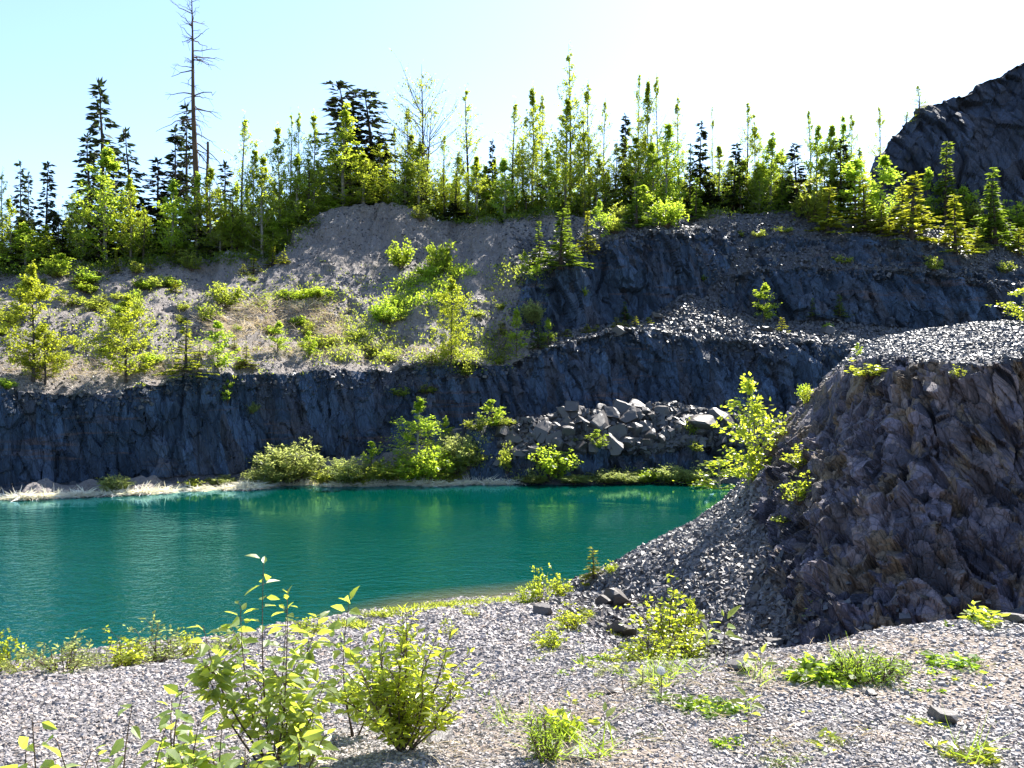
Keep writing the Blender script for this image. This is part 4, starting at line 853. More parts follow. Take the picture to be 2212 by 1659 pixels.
GS = 'plants on the quarry slopes'
for a in [
    ('aspen_slope', 'poplar_tree', 'tree', 72, 826, 560, 100, 'taller of the twin yellow-green trees on the left bench'), ('aspen_slope', 'poplar_tree', 'tree', 98, 832, 690, 70, 'shorter of the twin yellow-green trees on the left bench'),
    ('aspen_slope', 'poplar_tree', 'tree', 272, 826, 630, 104, 'broad yellow-green tree on the left bench edge'), ('conifer_gold', 'fir_tree', 'tree', 402, 812, 690, 78, 'golden young fir on the bench edge right of the broad tree'),
    ('aspen_slim', 'aspen_tree', 'tree', 470, 800, 690, 54, 'bushy young aspen right of the golden fir'), ('conifer_gold', 'fir_tree', 'tree', 531, 794, 736, 38, 'small fir on the bench below the straw patch'),
    ('aspen_slim', 'aspen_tree', 'tree', 600, 765, 688, 36, 'small lime aspen in front of the straw patch'), ('aspen_slim', 'aspen_tree', 'tree', 668, 770, 712, 28, 'slim sapling right of the straw patch'),
    ('aspen_slope', 'aspen_tree', 'tree', 975, 792, 594, 74, 'bright lime aspen above the middle of the cliff'), ('aspen_slim', 'aspen_tree', 'tree', 1116, 770, 658, 34, 'slim aspen on the bench right of the lime aspen'),
    ('conifer_green', 'fir_tree', 'tree', 1162, 752, 692, 36, 'small green fir at the cliff edge, bench right end'), ('aspen_slim', 'aspen_tree', 'tree', 1184, 748, 684, 24, 'small aspen touching the cliff edge fir'),
    ('willow_grey', 'bush', 'bush', 1150, 700, 640, 34, 'bluish willow bush under the dark upper cliff'),
    ('conifer_green', 'fir_tree', 'tree', 1211, 580, 448, 86, 'large green fir at the left end of upper cliff'), ('conifer_green', 'fir_tree', 'tree', 1225, 560, 434, 40, 'tall fir close behind the large green fir'), ('conifer_green', 'fir_tree', 'tree', 1165, 572, 476, 44, 'dark green fir left of the large green fir'),
    ('aspen_slim', 'aspen_tree', 'tree', 1132, 600, 538, 20, 'thin pale sapling left of the upper cliff'), ('aspen_slim', 'aspen_tree', 'tree', 1160, 610, 555, 22, 'thin sapling below the dark green fir'),
    ('conifer_gold', 'fir_tree', 'tree', 1268, 545, 454, 44, 'yellow-green fir on the upper cliff brow'), ('aspen_slim', 'aspen_tree', 'tree', 1296, 520, 430, 32, 'bright aspen on the brow right of the yellow fir'),
    ('bush_gold', 'bush', 'bush', 1330, 505, 460, 50, 'low bush on the brow above the dark cliff'), ('conifer_green', 'fir_tree', 'tree', 1375, 492, 400, 66, 'spreading green tree at the back of brow'), ('aspen_slim', 'aspen_tree', 'tree', 1390, 490, 398, 44, 'yellow-topped aspen in front of the tall aspen'),
    ('conifer_green', 'fir_tree', 'tree', 1503, 476, 382, 46, 'green fir left of the pale soil scar'), ('bush_lime', 'bush', 'bush', 1440, 492, 420, 60, 'green bush under the tall forward aspen'),
    ('bush_gold', 'bush', 'bush', 1345, 478, 430, 40, 'small bush behind the brow, below the dark spruce'),
    ('bush_lime', 'bush', 'bush', 866, 580, 508, 44, 'upper green bush on the shaded soil slope'), ('bush_lime', 'bush', 'bush', 952, 590, 514, 46, 'tall green bush right on the shaded soil slope'), ('bush_lime', 'bush', 'bush', 925, 600, 560, 40, 'low bush between the two slope bushes'),
    ('bush_lime', 'bush', 'bush', 828, 700, 640, 44, 'bright bush left of the rock step on the slope'), ('bush_gold', 'bush', 'bush', 908, 478, 440, 34, 'small dark bush hanging off the crest'),
    ('conifer_gold', 'fir_tree', 'tree', 378, 562, 498, 30, 'pointed little fir at the top of left slope'), ('bush_gold', 'bush', 'bush', 412, 585, 536, 40, 'straggly bush right of the pointed little fir'),
    ('aspen_slim', 'aspen_tree', 'tree', 132, 600, 545, 50, 'spreading sapling at the crest edge, far left'), ('bush_gold', 'bush', 'bush', 120, 600, 570, 36, 'yellow bush at the crest edge, far left'),
    ('conifer_gold', 'fir_tree', 'tree', 250, 590, 540, 24, 'thin little fir on the slope top'), ('bush_gold', 'bush', 'bush', 296, 592, 558, 34, 'golden bush right of the thin little fir'), ('conifer_small', 'fir_tree', 'tree', 326, 585, 558, 20, 'tiny golden fir beside the golden bush'), ('conifer_small', 'fir_tree', 'tree', 215, 595, 570, 18, 'tiny golden fir left of the thin little fir'),
    ('conifer_gold', 'fir_tree', 'tree', 588, 576, 530, 32, 'golden fir below the crest where the slope rises'), ('conifer_small', 'fir_tree', 'tree', 612, 568, 540, 26, 'orange-tipped fir touching the golden fir'), ('conifer_small', 'fir_tree', 'tree', 548, 590, 556, 34, 'spreading golden fir left of the slope rise'), ('conifer_small', 'fir_tree', 'tree', 526, 592, 568, 22, 'little fir left of the spreading golden fir'),
    ('conifer_small', 'fir_tree', 'tree', 380, 632, 604, 26, 'round green little fir on the mid slope'), ('bush_gold', 'bush', 'bush', 345, 622, 590, 44, 'thin bush left of the round little fir'), ('bush_gold', 'bush', 'bush', 487, 665, 606, 60, 'loose bush in the middle of left slope'),
    ('bush_gold', 'bush', 'bush', 15, 700, 660, 50, 'bush cut by the left edge of the view'), ('bush_gold', 'bush', 'bush', 150, 660, 625, 44, 'thin bush right of the tall twin tree'), ('bush_gold', 'bush', 'bush', 205, 670, 625, 50, 'sprawling thin bush above the broad tree'), ('bush_lime', 'bush', 'bush', 10, 840, 812, 34, 'low green bush at the cliff edge, far left'),
    ('bush_gold', 'bush', 'bush', 295, 690, 620, 30, 'upright bush just right of the broad tree top'), ('bush_gold', 'bush', 'bush', 452, 700, 655, 40, 'thin bush at the left of straw patch'), ('bush_lime', 'bush', 'bush', 640, 650, 620, 60, 'green bush above the straw patch'), ('bush_lime', 'bush', 'bush', 690, 640, 618, 60, 'green bush above the right end of straw patch'),
    ('aspen_slim', 'aspen_tree', 'tree', 492, 872, 812, 20, 'young aspen rooted below the left cliff lip'), ('bush_gold', 'bush', 'bush', 863, 855, 828, 34, 'grey-green bush hanging on the cliff face'), ('bush_gold', 'bush', 'bush', 924, 850, 822, 28, 'smaller bush hanging on the cliff, right'),
    ('willow_grey', 'bush', 'bush', 545, 892, 862, 22, 'dim little bush clinging to the left cliff'), ('bush_gold', 'bush', 'bush', 1008, 815, 775, 36, 'bush draped over the lip under lime aspen'),
    ('aspen_slim', 'aspen_tree', 'tree', 1650, 700, 606, 38, 'pale aspen standing on the scree below the right cliff'), ('conifer_green', 'fir_tree', 'tree', 1755, 682, 642, 26, 'dark little fir left against the right cliff'), ('conifer_green', 'fir_tree', 'tree', 1814, 682, 634, 36, 'wider dark little fir against the right cliff'),
    ('conifer_small', 'fir_tree', 'tree', 1689, 716, 684, 26, 'golden little fir right of the pale aspen'), ('bush_lime', 'bush', 'bush', 1790, 712, 694, 16, 'tiny lime bush on the dark bench'), ('conifer_green', 'fir_tree', 'tree', 1350, 690, 650, 28, 'dark fir under the upper cliff'),
    ('bush_lime', 'bush', 'bush', 1736, 860, 822, 20, 'sprig on the dark cliff left of the knoll'),
    ('conifer_small', 'fir_tree', 'tree', 1226, 728, 710, 34, 'leftmost golden little fir on the lower cliff lip'), ('conifer_small', 'fir_tree', 'tree', 1268, 718, 698, 22, 'second golden little fir on the lower cliff lip'), ('conifer_small', 'fir_tree', 'tree', 1290, 716, 700, 22, 'third golden little fir on the lower cliff lip'),
    ('conifer_small', 'fir_tree', 'tree', 1332, 708, 684, 26, 'golden fir halfway along the lower cliff lip'), ('conifer_small', 'fir_tree', 'tree', 1350, 708, 690, 20, 'golden fir touching the halfway golden fir'), ('conifer_small', 'fir_tree', 'tree', 1373, 706, 680, 20, 'pointed golden fir near the scree cone'), ('conifer_small', 'fir_tree', 'tree', 1402, 702, 684, 26, 'spreading golden fir at the scree cone foot'),
    ('bush_lime', 'bush', 'bush', 1262, 640, 616, 16, 'sprig on the dark upper cliff face'), ('bush_lime', 'bush', 'bush', 1522, 606, 590, 10, 'sprig in the cleft of upper cliff'),
    ('bush_gold', 'bush', 'bush', 1640, 512, 496, 26, 'small yellow bush on the upper bench, left'), ('bush_gold', 'bush', 'bush', 1690, 503, 486, 30, 'small yellow bush on the upper bench, right'), ('conifer_small', 'fir_tree', 'tree', 1692, 452, 438, 28, 'low orange fir at the tree line'), ('bush_gold', 'bush', 'bush', 1600, 512, 496, 14, 'tiny yellow bush on the upper bench'),
    # group at the right, in front of the dark hill
    ('bush_gold', 'bush', 'bush', 1752, 478, 384, 78, 'yellow-green bush left of the orange firs'), ('conifer_gold', 'fir_tree', 'tree', 1788, 505, 398, 86, 'orange-gold fir at the left of right-hand group'), ('aspen_slim', 'aspen_tree', 'tree', 1848, 480, 330, 78, 'tall yellow-green aspen behind the golden firs'), ('conifer_gold', 'fir_tree', 'tree', 1868, 500, 376, 78, 'green-gold fir in front of the tall aspen'),
    ('aspen_slim', 'aspen_tree', 'tree', 1908, 480, 334, 65, 'yellow aspen at the foot of the dark hill'), ('conifer_gold', 'fir_tree', 'tree', 1904, 508, 440, 57, 'short golden fir below the yellow aspen'), ('conifer_gold', 'fir_tree', 'tree', 1968, 518, 370, 109, 'largest orange-gold fir in the right-hand group'), ('conifer_gold', 'fir_tree', 'tree', 1948, 490, 400, 78, 'gold fir behind the largest orange fir'),
    ('aspen_slim', 'aspen_tree', 'tree', 2003, 488, 356, 39, 'narrow lime aspen before the dark hill'), ('conifer_green', 'fir_tree', 'tree', 2042, 505, 306, 86, 'tallest green fir in front of the dark hill'), ('conifer_gold', 'fir_tree', 'tree', 2064, 545, 418, 86, 'yellow-green fir low on the right slope'), ('aspen_slim', 'aspen_tree', 'tree', 2084, 500, 394, 44, 'aspen right of the tallest green fir'),
    ('conifer_gold', 'fir_tree', 'tree', 2112, 545, 490, 47, 'small gold fir right of the low fir'), ('bush_gold', 'bush', 'bush', 2102, 500, 416, 52, 'pale bush before the dark hill'), ('conifer_green', 'fir_tree', 'tree', 2138, 520, 362, 81, 'green fir second from the right edge'), ('conifer_green', 'fir_tree', 'tree', 2150, 532, 406, 78, 'leafy green fir nearest the right edge'),
    ('bush_lime', 'bush', 'bush', 2196, 525, 424, 91, 'light green bush at the right edge, below the hill'), ('conifer_gold', 'fir_tree', 'tree', 2200, 552, 490, 52, 'small fir at the right edge of view'), ('bush_gold', 'bush', 'bush', 2172, 590, 560, 26, 'small bush on the rocks, right edge'),
    ('bush_gold', 'bush', 'bush', 2018, 585, 548, 31, 'small bush on the cliff under the firs'), ('bush_gold', 'bush', 'bush', 1820, 570, 548, 31, 'thin bush on the rubble of the right cliff'),
    ]:
    foot_plant(*a[:7], label=a[7], group=GS)

# small growth scattered over the soil slope
for k in range(64):
    px = RX.uniform(-20, 1090); base = RX.uniform(600, 792)
    if base < 640 and px > 640: continue
    key, nm, ct, ds = RX.choice([('bush_gold', 'bush', 'bush', 'low bush on soil slope'), ('bush_gold', 'bush', 'bush', 'low bush on soil slope'), ('bush_lime', 'bush', 'bush', 'green tuft bush on soil slope'), ('conifer_small', 'fir_tree', 'tree', 'tiny fir on soil slope')])
    h = RX.uniform(12, 34); foot_plant(key, nm, ct, px, base, base - h, h * RX.uniform(.8, 1.7), group=GS, auto=(ds, 'slope'))

# ---- far shore
GF = 'bushes along the far shore'
for a in [
    ('willow_grey', 'bush', 'bush', 628, 1046, 940, 108, 'round grey-green willow bush on the far shore'), ('willow_grey', 'bush', 'bush', 575, 1048, 1000, 70, 'low spraying willow left of the round bush'),
    ('willow_grey', 'bush', 'bush', 748, 1046, 982, 66, 'tall willow right of the round bush'), ('bush_gold', 'bush', 'bush', 705, 1044, 1006, 56, 'yellowish bush between the shore willows'), ('aspen_slim', 'aspen_tree', 'tree', 802, 1030, 950, 36, 'small pointed aspen above the shore willows'),
    ('bush_gold', 'bush', 'bush', 782, 1044, 990, 90, 'dense yellow-green shore bush below the pointed aspen'), ('bush_gold', 'bush', 'bush', 835, 1042, 985, 80, 'reddish-stemmed shore bush right of the pointed aspen'),
    ('aspen_lime', 'aspen_tree', 'tree', 902, 1015, 855, 88, 'dark green pyramid-shaped tree on the far shore'), ('bush_lime', 'bush', 'bush', 885, 1040, 985, 76, 'green bush at the foot of the pyramid tree'), ('bush_lime', 'bush', 'bush', 930, 1038, 960, 70, 'green bush right of the pyramid tree'),
    ('aspen_slim', 'aspen_tree', 'tree', 962, 960, 896, 26, 'narrow dark sapling on the talus'), ('willow_grey', 'bush', 'bush', 990, 1020, 930, 56, 'pale green willow on the talus'), ('bush_gold', 'bush', 'bush', 1012, 1012, 962, 52, 'gold bush on the talus'), ('bush_gold', 'bush', 'bush', 965, 1042, 1000, 60, 'small bush by the straw at the talus foot'),
    ('aspen_slim', 'aspen_tree', 'tree', 1062, 922, 860, 46, 'pale small aspen at the top of the talus'), ('bush_gold', 'bush', 'bush', 1085, 922, 888, 40, 'low bush right of the small talus aspen'), ('bush_gold', 'bush', 'bush', 1030, 930, 895, 40, 'rusty low bush at the talus top'),
    ('bush_lime', 'bush', 'bush', 1190, 1032, 955, 76, 'yellow-lime bush in front of the boulder pile'), ('bush_gold', 'bush', 'bush', 1096, 1020, 948, 34, 'thin upright bush left of the yellow-lime bush'), ('aspen_slim', 'bush', 'bush', 1290, 968, 925, 34, 'green clump between the boulders'), ('bush_gold', 'bush', 'bush', 1493, 945, 898, 32, 'yellow-green bush beside the long white slab'),
    ('bush_gold', 'bush', 'bush', 1235, 960, 940, 20, 'tiny yellow bush among the boulders'),
    ('willow_grey', 'bush', 'bush', 1310, 1042, 1008, 60, 'grey-green shore bush right of the yellow-lime bush'), ('willow_grey', 'bush', 'bush', 1360, 1042, 1014, 60, 'low grey willow at the middle right shore'), ('bush_lime', 'bush', 'bush', 1395, 1042, 1006, 50, 'greener bush between the low grey willows'), ('willow_grey', 'bush', 'bush', 1445, 1042, 996, 56, 'taller grey willow on the right far shore'), ('willow_grey', 'bush', 'bush', 1495, 1042, 1004, 54, 'grey willow next to the knoll aspen'),
    ('willow_grey', 'bush', 'bush', 1240, 1043, 1020, 60, 'low grey bush touching the yellow-lime bush'), ('willow_grey', 'bush', 'bush', 1150, 1043, 1022, 50, 'low grey bush at the right end of straw strip'), ('bush_gold', 'bush', 'bush', 1505, 975, 950, 30, 'thin bush on the bank below the white slab'),
    ('willow_grey', 'bush', 'bush', 248, 1062, 1020, 44, 'wispy pale willow at the foot of left cliff'), ('bush_gold', 'bush', 'bush', 420, 1055, 1030, 40, 'small dim bush at the cliff foot'), ('willow_grey', 'bush', 'bush', 480, 1050, 1022, 46, 'dim willow at the cliff foot, left of the round bush'),
    ]:
    foot_plant(*a[:7], label=a[7], group=GF, which=('far',))
# ================================================================== boulders
M_boulder = mat_stone('boulder_slate', (0.022, 0.021, 0.022), (0.085, 0.080, 0.080), .5, .45)
M_chip = mat_stone('slate_chips', (0.110, 0.098, 0.092), (0.40, 0.365, 0.350), .55, .35)
M_scree = mat_stone('dark_scree_slate', (0.035, 0.033, 0.036), (0.155, 0.146, 0.148), .5, .45)
M_rubble = mat_stone('slate_rubble', (0.016, 0.018, 0.023), (0.068, 0.068, 0.078), .45, .6)
def boulder_mesh(seed, sx, sy, sz):
    R = rng(seed)
    import bmesh
    bm = bmesh.new(); bmesh.ops.create_icosphere(bm, subdivisions=3, radius=1.0)
    co = np.array([v.co[:] for v in bm.verts])
    pl = [np.eye(3)[i % 3] * (1 if i < 3 else -1) + R.normal(size=3) * .24 for i in range(6)] + [R.normal(size=3) for _ in range(8)]
    for i, n in enumerate(pl):
        n = NRM(n); dd = R.uniform(.42, .62) if i < 6 else R.uniform(.58, .80)
        k = co @ n - dd; co = co - np.where(k > 0, k, 0)[:, None] * n
    co += .02 * fbm(co * 4, 4, seed)[:, None] * NRM(co)
    co = co * np.array([sx, sy, sz]) / .62 * .5
    for v, c in zip(bm.verts, co): v.co = c
    me = bpy.data.meshes.new('boulder'); bm.to_mesh(me); bm.free(); me.materials.append(M_boulder); return me
BM = [boulder_mesh(600 + k, 1, RX.uniform(.7, 1.0), RX.uniform(.55, .9)) for k in range(12)] + [boulder_mesh(640 + k, 1, .8, .38) for k in range(4)]
MARKS['pile'] = [('the yellow-lime bush', 1190), ('the green clump', 1290), ('the long white slab', 1525)]
def boulder(px, py, wpx, desc, which=('far',), var=None, rz=None, label=None, group='boulders in the rock pile', lift=.25, name='boulder', tall=1.0, tilt=.55):
    if which == ('far',) and px > 1080 and py > 860: py = max(py, float(np.interp(px, foot[:, 0], foot[:, 1])) + 7)
    p = hit(px, py, which)
    if p is None: return
    s = wpx / F * p.y * 1.05; k = RX.randrange(12) if var is None else var
    o = obj(name, BM[k]); o.location = (p.x, p.y + s * .2, p.z + s * lift); o.scale = (s, s, s * tall)
    o.rotation_euler = (RX.uniform(-tilt, tilt), RX.uniform(-tilt, tilt), RX.uniform(0, 6.28) if rz is None else rz)
    tag(o, label, 'boulder', group)
    if not label: AUTO.append((o, desc, px, 'pile'))
for z in [ # centre, base, width in the photograph's pile
    (1085, 940, 54, 0), (1112, 958, 50, 1), (1135, 935, 40, 2), (1150, 950, 56, 0), (1175, 915, 36, 1), (1172, 940, 58, 2), (1190, 905, 40, 2), (1218, 892, 46, 0), (1236, 876, 60, 0), (1245, 900, 62, 0), (1205, 925, 40, 1), (1225, 915, 36, 1), (1262, 918, 50, 1),
    (1195, 950, 54, 1), (1222, 945, 56, 1), (1262, 945, 66, 0), (1255, 968, 44, 1), (1230, 965, 52, 2), (1296, 930, 82, 0), (1278, 905, 40, 2), (1318, 900, 60, 0), (1300, 880, 44, 2), (1348, 890, 64, 0), (1362, 910, 74, 0), (1335, 945, 66, 2), (1372, 935, 54, 0), (1325, 968, 62, 1), (1365, 962, 58, 1), (1400, 960, 46, 1), (1395, 930, 50, 2), (1380, 905, 46, 1), (1372, 880, 52, 2),
    (1415, 950, 38, 1), (1440, 940, 40, 2), (1458, 955, 36, 0), (1430, 915, 34, 1), (1410, 900, 36, 2), (1445, 905, 30, 1), (1470, 930, 34, 2), (1150, 975, 44, 0), (1115, 982, 40, 1), (1195, 975, 40, 2), (1282, 972, 40, 1), (1480, 952, 34, 0), (1392, 888, 34, 1), (1425, 888, 30, 2), (1455, 885, 26, 1), (1400, 872, 24, 0), (1130, 965, 36, 2), (1175, 965, 34, 1)]:
    ds = ['pale-topped blocky boulder in the pile', 'dark angular boulder in the pile', 'wedge-shaped slate boulder in pile'][z[3]]
    boulder(z[0], z[1] + 6, z[2] * .70, ds)
for k in range(34):
    x_ = RX.uniform(1090, 1490); boulder(x_, RX.uniform(895, 982), RX.uniform(20, 36), RX.choice(['pale-topped blocky boulder in the pile', 'dark angular boulder in the pile', 'wedge-shaped slate boulder in pile']))
boulder(1525, 928, 66, '', var=12, rz=.2, label='long flat white-topped slab at the right end of the pile', tilt=.08)
boulder(1512, 945, 44, '', var=13, rz=1.0, label='smaller flat slab just below the long white slab', tilt=.1)
boulder(1560, 925, 50, '', var=3, label='block right of the long white slab')
boulder(1425, 690, 30, '', var=13, label='flat pale slab at the left foot of the scree cone', group='loose blocks on the benches')
boulder(1655, 718, 26, '', var=12, label='pale slab on the bench below the pale aspen', group='loose blocks on the benches', tilt=.1)
boulder(1790, 722, 28, '', var=5, label='block on the dark bench right of the golden fir', group='loose blocks on the benches')
boulder(1335, 726, 36, '', var=2, label='block jutting from the lip of the lower cliff', group='loose blocks on the benches')

# near stones of some size
for px, py, w_, k, lb in [(1335, 1312, 56, 3, 'largest dark block lying in the scree left of the knoll'), (1302, 1308, 34, 1, 'smaller dark block left of the largest scree block'), (1345, 1375, 60, 12, 'flat bluish slab on the gravel before the sapling thicket'), (1175, 1330, 40, 4, 'dark stone beside the shore saplings'),
                       (1640, 1275, 26, 6, 'pale block at the edge of the knoll shadow'), (1625, 1240, 22, 0, 'pale stone high on the scree apron')]:
    boulder(px, py, w_, '', ('near', 'knoll'), k, None, lb, 'blocks lying in the near scree', .18)
for px, py, w_, k, lb in [(2045, 1560, 64, 2, 'dark angular stone standing on the terrace at right'), (1600, 1448, 60, 13, 'flat grey slab on the terrace among dry stems'), (1330, 1500, 34, 12, 'flat dark-edged slate left of the clover patch'), (950, 1600, 60, 12, 'grey slab at the foot of the fresh shrub'), (1680, 1392, 40, 14, 'flat slate on the terrace edge by the big-leaf plant'),
                          (1965, 1346, 44, 4, 'white rounded stone on the terrace edge'), (1995, 1346, 30, 1, 'smaller white stone right of the rounded one'), (2195, 1342, 44, 0, 'white stone on the terrace edge at the right margin'), (1880, 1500, 30, 12, 'flat pale stone in the middle of the terrace'), (1250, 1640, 60, 15, 'long flat slate in the bottom foreground')]:
    boulder(px, py, w_, '', ('near',), k, None, lb, 'stones on the gravel terrace', .12, 'stone', .8, .15)

# ================================================================== loose slate: chips and rubble nobody could count
def chips(name, surf, weight, n, size, seed, mat, cat_label, flatness=.32, tilt=.28, lift=.2, dist_pow=1.4, limit=(-320, 2530), parent=None, kind='stuff'):
    """surf: (rows, cols, 3) grid; weight and size: per-vertex grids"""
    R = rng(seed); Gd = surf
    a = Gd[:-1, :-1]; b_ = Gd[:-1, 1:]; c_ = Gd[1:, :-1]; d_ = Gd[1:, 1:]
    area = .5 * np.linalg.norm(np.cross(b_ - a, c_ - a), axis=-1) + .5 * np.linalg.norm(np.cross(b_ - d_, c_ - d_), axis=-1)
    cen = (a + d_) / 2; dist = np.maximum(np.linalg.norm(cen - np.array([0, 0, EYE]), axis=-1), 1.5)
    pxv = CX + cen[..., 0] / np.maximum(cen[..., 1], .1) * F
    w = area * weight[:-1, :-1] / dist ** dist_pow * (pxv > limit[0]) * (pxv < limit[1]) * (cen[..., 1] > 1.0)
    cw = np.cumsum(w.ravel()); k = np.searchsorted(cw, R.random(n) * cw[-1]); k = np.clip(k, 0, len(cw) - 1)
    i, j = np.divmod(k, Gd.shape[1] - 1)
    u, v = R.random((n, 1)), R.random((n, 1))
    A, B, Cc, D = Gd[i, j], Gd[i, j + 1], Gd[i + 1, j], Gd[i + 1, j + 1]
    p = (A * (1 - u) + B * u) * (1 - v) + (Cc * (1 - u) + D * u) * v
    nn = NRM(np.cross(B - A, Cc - A)); nn *= np.where(nn[:, 2:3] < 0, -1, 1)
    s = size[i, j] * np.clip(np.exp(R.normal(size=n) * .42), .4, 2.0)
    nn = NRM(nn + R.normal(size=(n, 3)) * tilt)
    t = NRM(np.cross(nn, rdir(R, n))); bt = np.cross(nn, t)
    el = R.uniform(.45, .95, n)
    ang = np.array([.25, .75, 1.25, 1.75]) * math.pi + R.normal(size=(n, 4)) * .28
    rr = R.uniform(.75, 1.2, (n, 4)) * .62
    ex, ey = np.cos(ang) * rr, np.sin(ang) * rr * el[:, None]
    hgt = s * flatness * R.uniform(.5, 1.5, n)
    top_ = .80 + R.normal(size=(n, 4)) * .12
    def ring(kx, hz): return p[:, None] + s[:, None, None] * (t[:, None] * (ex * kx)[..., None] + bt[:, None] * (ey * kx)[..., None]) + nn[:, None] * hz[..., None]
    tl_ = R.normal(size=(n, 4)) * .18 * hgt[:, None]
    V = np.concatenate([ring(1.0, np.repeat((-(1 - lift) * hgt)[:, None], 4, 1)), ring(top_, (lift * hgt)[:, None] + .55 * hgt[:, None] + tl_)], 1).reshape(-1, 3)
    q = np.array([[4, 5, 6, 7], [0, 1, 5, 4], [1, 2, 6, 5], [2, 3, 7, 6], [3, 0, 4, 7]])
    Fq = (q[None] + (np.arange(n) * 8)[:, None, None]).reshape(-1, 4)
    o = obj(name, mesh_from(name, V, [Fq], mat)); tag(o, cat_label, 'loose stones', kind=kind); return o

gsz = np.broadcast_to(gt[:, None], (g_r, g_c)); gpos = gf.reshape(g_r, g_c, 3)
dryland = (gpos[..., 2] > .06) * 1.0
gsl = gsoil.reshape(g_r, g_c)
wt0 = dryland * (1 - .55 * gsl)
dist_ = np.linalg.norm(gpos - np.array([0, 0, EYE]), axis=-1)
rightish = sstep(1.0, 4.0, gpos[..., 0]) * sstep(9, 14, gpos[..., 1])
dipm = sstep(.5, 2.2, gpos[..., 0] + .5 * fbm(gpos.reshape(-1, 3) * .6, 3, 95).reshape(g_r, g_c)) * sstep(10, 14, gpos[..., 1]); wt = wt0 * (1 - dipm)
sz_ = np.clip(.0034 * dist_, .012, .055) * (1 + .45 * rightish) 
chips('gravel_chips', gpos, wt, 320000, sz_, 700, M_chip, 'pale grey slate chips covering the terrace and the bank', .32, .26, .25, 1.8)
chips('dip_scree', gpos, dryland * dipm * (gpos[..., 0] < 9), 16000, .085 + .0 * dist_, 699, M_scree, 'dark broken slate in the hollow before the knoll', .42, .4, .3, .6)
kpos = kf2.reshape(kr, kc, 3); kfc = face.reshape(kr, kc); ktg = ktt.reshape(kr, kc)
chips('scree_stones', kpos, (1 - kfc) * (ktg < 3.05) * (kpx.reshape(kr, kc) < 1790), 30000, np.full((kr, kc), .10), 701, M_scree, 'scree of broken slate spilling left of the knoll', .42, .40, .3, .8)
chips('knoll_top_gravel', kpos, (1 - kfc) * (ktg > 2.95) * (ktg < 5.2), 42000, np.full((kr, kc), .055), 702, M_rubble, 'sunlit slate gravel on top of the knoll', .35, .3, .3, .8)
chips('knoll_foot_rubble', kpos, kfc * (ktg < 1.45) * np.clip(1.45 - ktg, 0, 1), 900, np.full((kr, kc), .10), 703, M_rubble, 'small rubble at the foot of the knoll face', .45, .45, .3, .8)
fpos, fsoil, fscree, frock, fpx, ftg = FAR_SURF
mound = (fpx > 1060) * (fpx < 1800) * (ftg > 1.85) * (ftg < 3.1)
chips('mound_rubble', fpos, mound * sstep(1060, 1130, fpx), 6500, .26 + .08 * (ftg < 2.5), 704, M_boulder, 'broken slate rubble between and beside the boulders', .5, .5, .35, 0)
bench = fscree * (ftg > 4.8) * (ftg < 9.2) * (fpx > 1080)
chips('bench_scree', fpos, bench * (1 + 1.5 * (ftg < 6.2)), 30000, .20 + .0 * ftg, 705, M_rubble, 'slate scree lying on the quarry benches', .42, .42, .3, 0)
lips = frock * np.clip(1 - np.abs(ftg - 5.05) / .35, 0, 1) + frock * np.clip(1 - np.abs(ftg - 7.02) / .22, 0, 1) * (fpx > 1120)
chips('lip_stones', fpos, lips, 3600, .17 + .0 * ftg, 706, M_rubble, 'broken stones along the lips of the cliffs', .5, .5, .35, 0)
chips('slope_stones', fpos, fsoil * (ftg > 4.8) * (ftg < 9.1) * (fpx < 1250) * (.25 + sstep(-.1, .5, fbm(fpos.reshape(-1, 3) * .3, 3, 44)).reshape(nr, nc)), 14000, .12 + .0 * ftg, 707, M_scree, 'pale stones strewn over the soil slope', .42, .4, .3, 0)

# ================================================================== straw, dry reeds and low ground cover
def straw(name, pts, n, L, Wd, seed, label, lying=.8, mat=None, spread=(.5, .5), fall=None, cat='dry grass', which=('far',)):
    """pts: list of (px, py) centres measured on the land"""
    R = rng(seed); base = []
    for _ in range(n):
        a = pts[R.integers(len(pts))]; px, py = a[0] + R.normal() * a[2], a[1] + R.normal() * a[3]
        p = hit(px, py, which)
        if p is not None: base.append(p)
    base = np.array(base); m = len(base)
    d0 = np.stack([R.normal(size=m), R.normal(size=m), np.abs(R.normal(size=m)) * (1 - lying) + .12], 1)
    if fall is not None: d0 = d0 * .6 + np.array(fall)
    LL = L * R.uniform(.4, 1.3, m)
    V, Fq = ribbon(base + [0, 0, .02], d0, LL, Wd * R.uniform(.6, 1.4, m), np.stack([R.normal(size=m) * .15, R.normal(size=m) * .15, -np.abs(R.normal(size=m)) * .35 * lying], 1), R)
    o = obj(name, mesh_from(name, V, [Fq], mat or L_straw)); tag(o, label, cat, kind='stuff'); return o
sx = [(x, float(np.interp(x, shore[:, 0], shore[:, 1])) - 3, 14, 2.2) for x in range(-40, 1100, 18)]
straw('shore_reed_litter', sx + [(x, 1047, 16, 3.0) for x in range(540, 1100, 14)], 12000, .7, .06, 720, 'white dry reed litter along the far waterline', .75, L_reed)
straw('slope_straw', [(470, 690, 22, 10), (540, 670, 40, 8), (600, 660, 40, 8), (660, 665, 35, 10), (700, 690, 25, 14), (610, 700, 45, 12), (560, 705, 30, 10), (720, 720, 16, 10), (500, 720, 20, 8)], 4200, 1.0, .04, 721, 'pale flattened straw patch on the soil slope', .55, fall=(-.5, -.5, .0))
straw('bench_straw', [(x, 800 - .03 * abs(x - 300), 26, 14) for x in range(20, 400, 36)] + [(x, 760, 30, 12) for x in range(430, 1100, 40)], 5500, .6, .03, 722, 'thin dry grass along the left bench', .6)
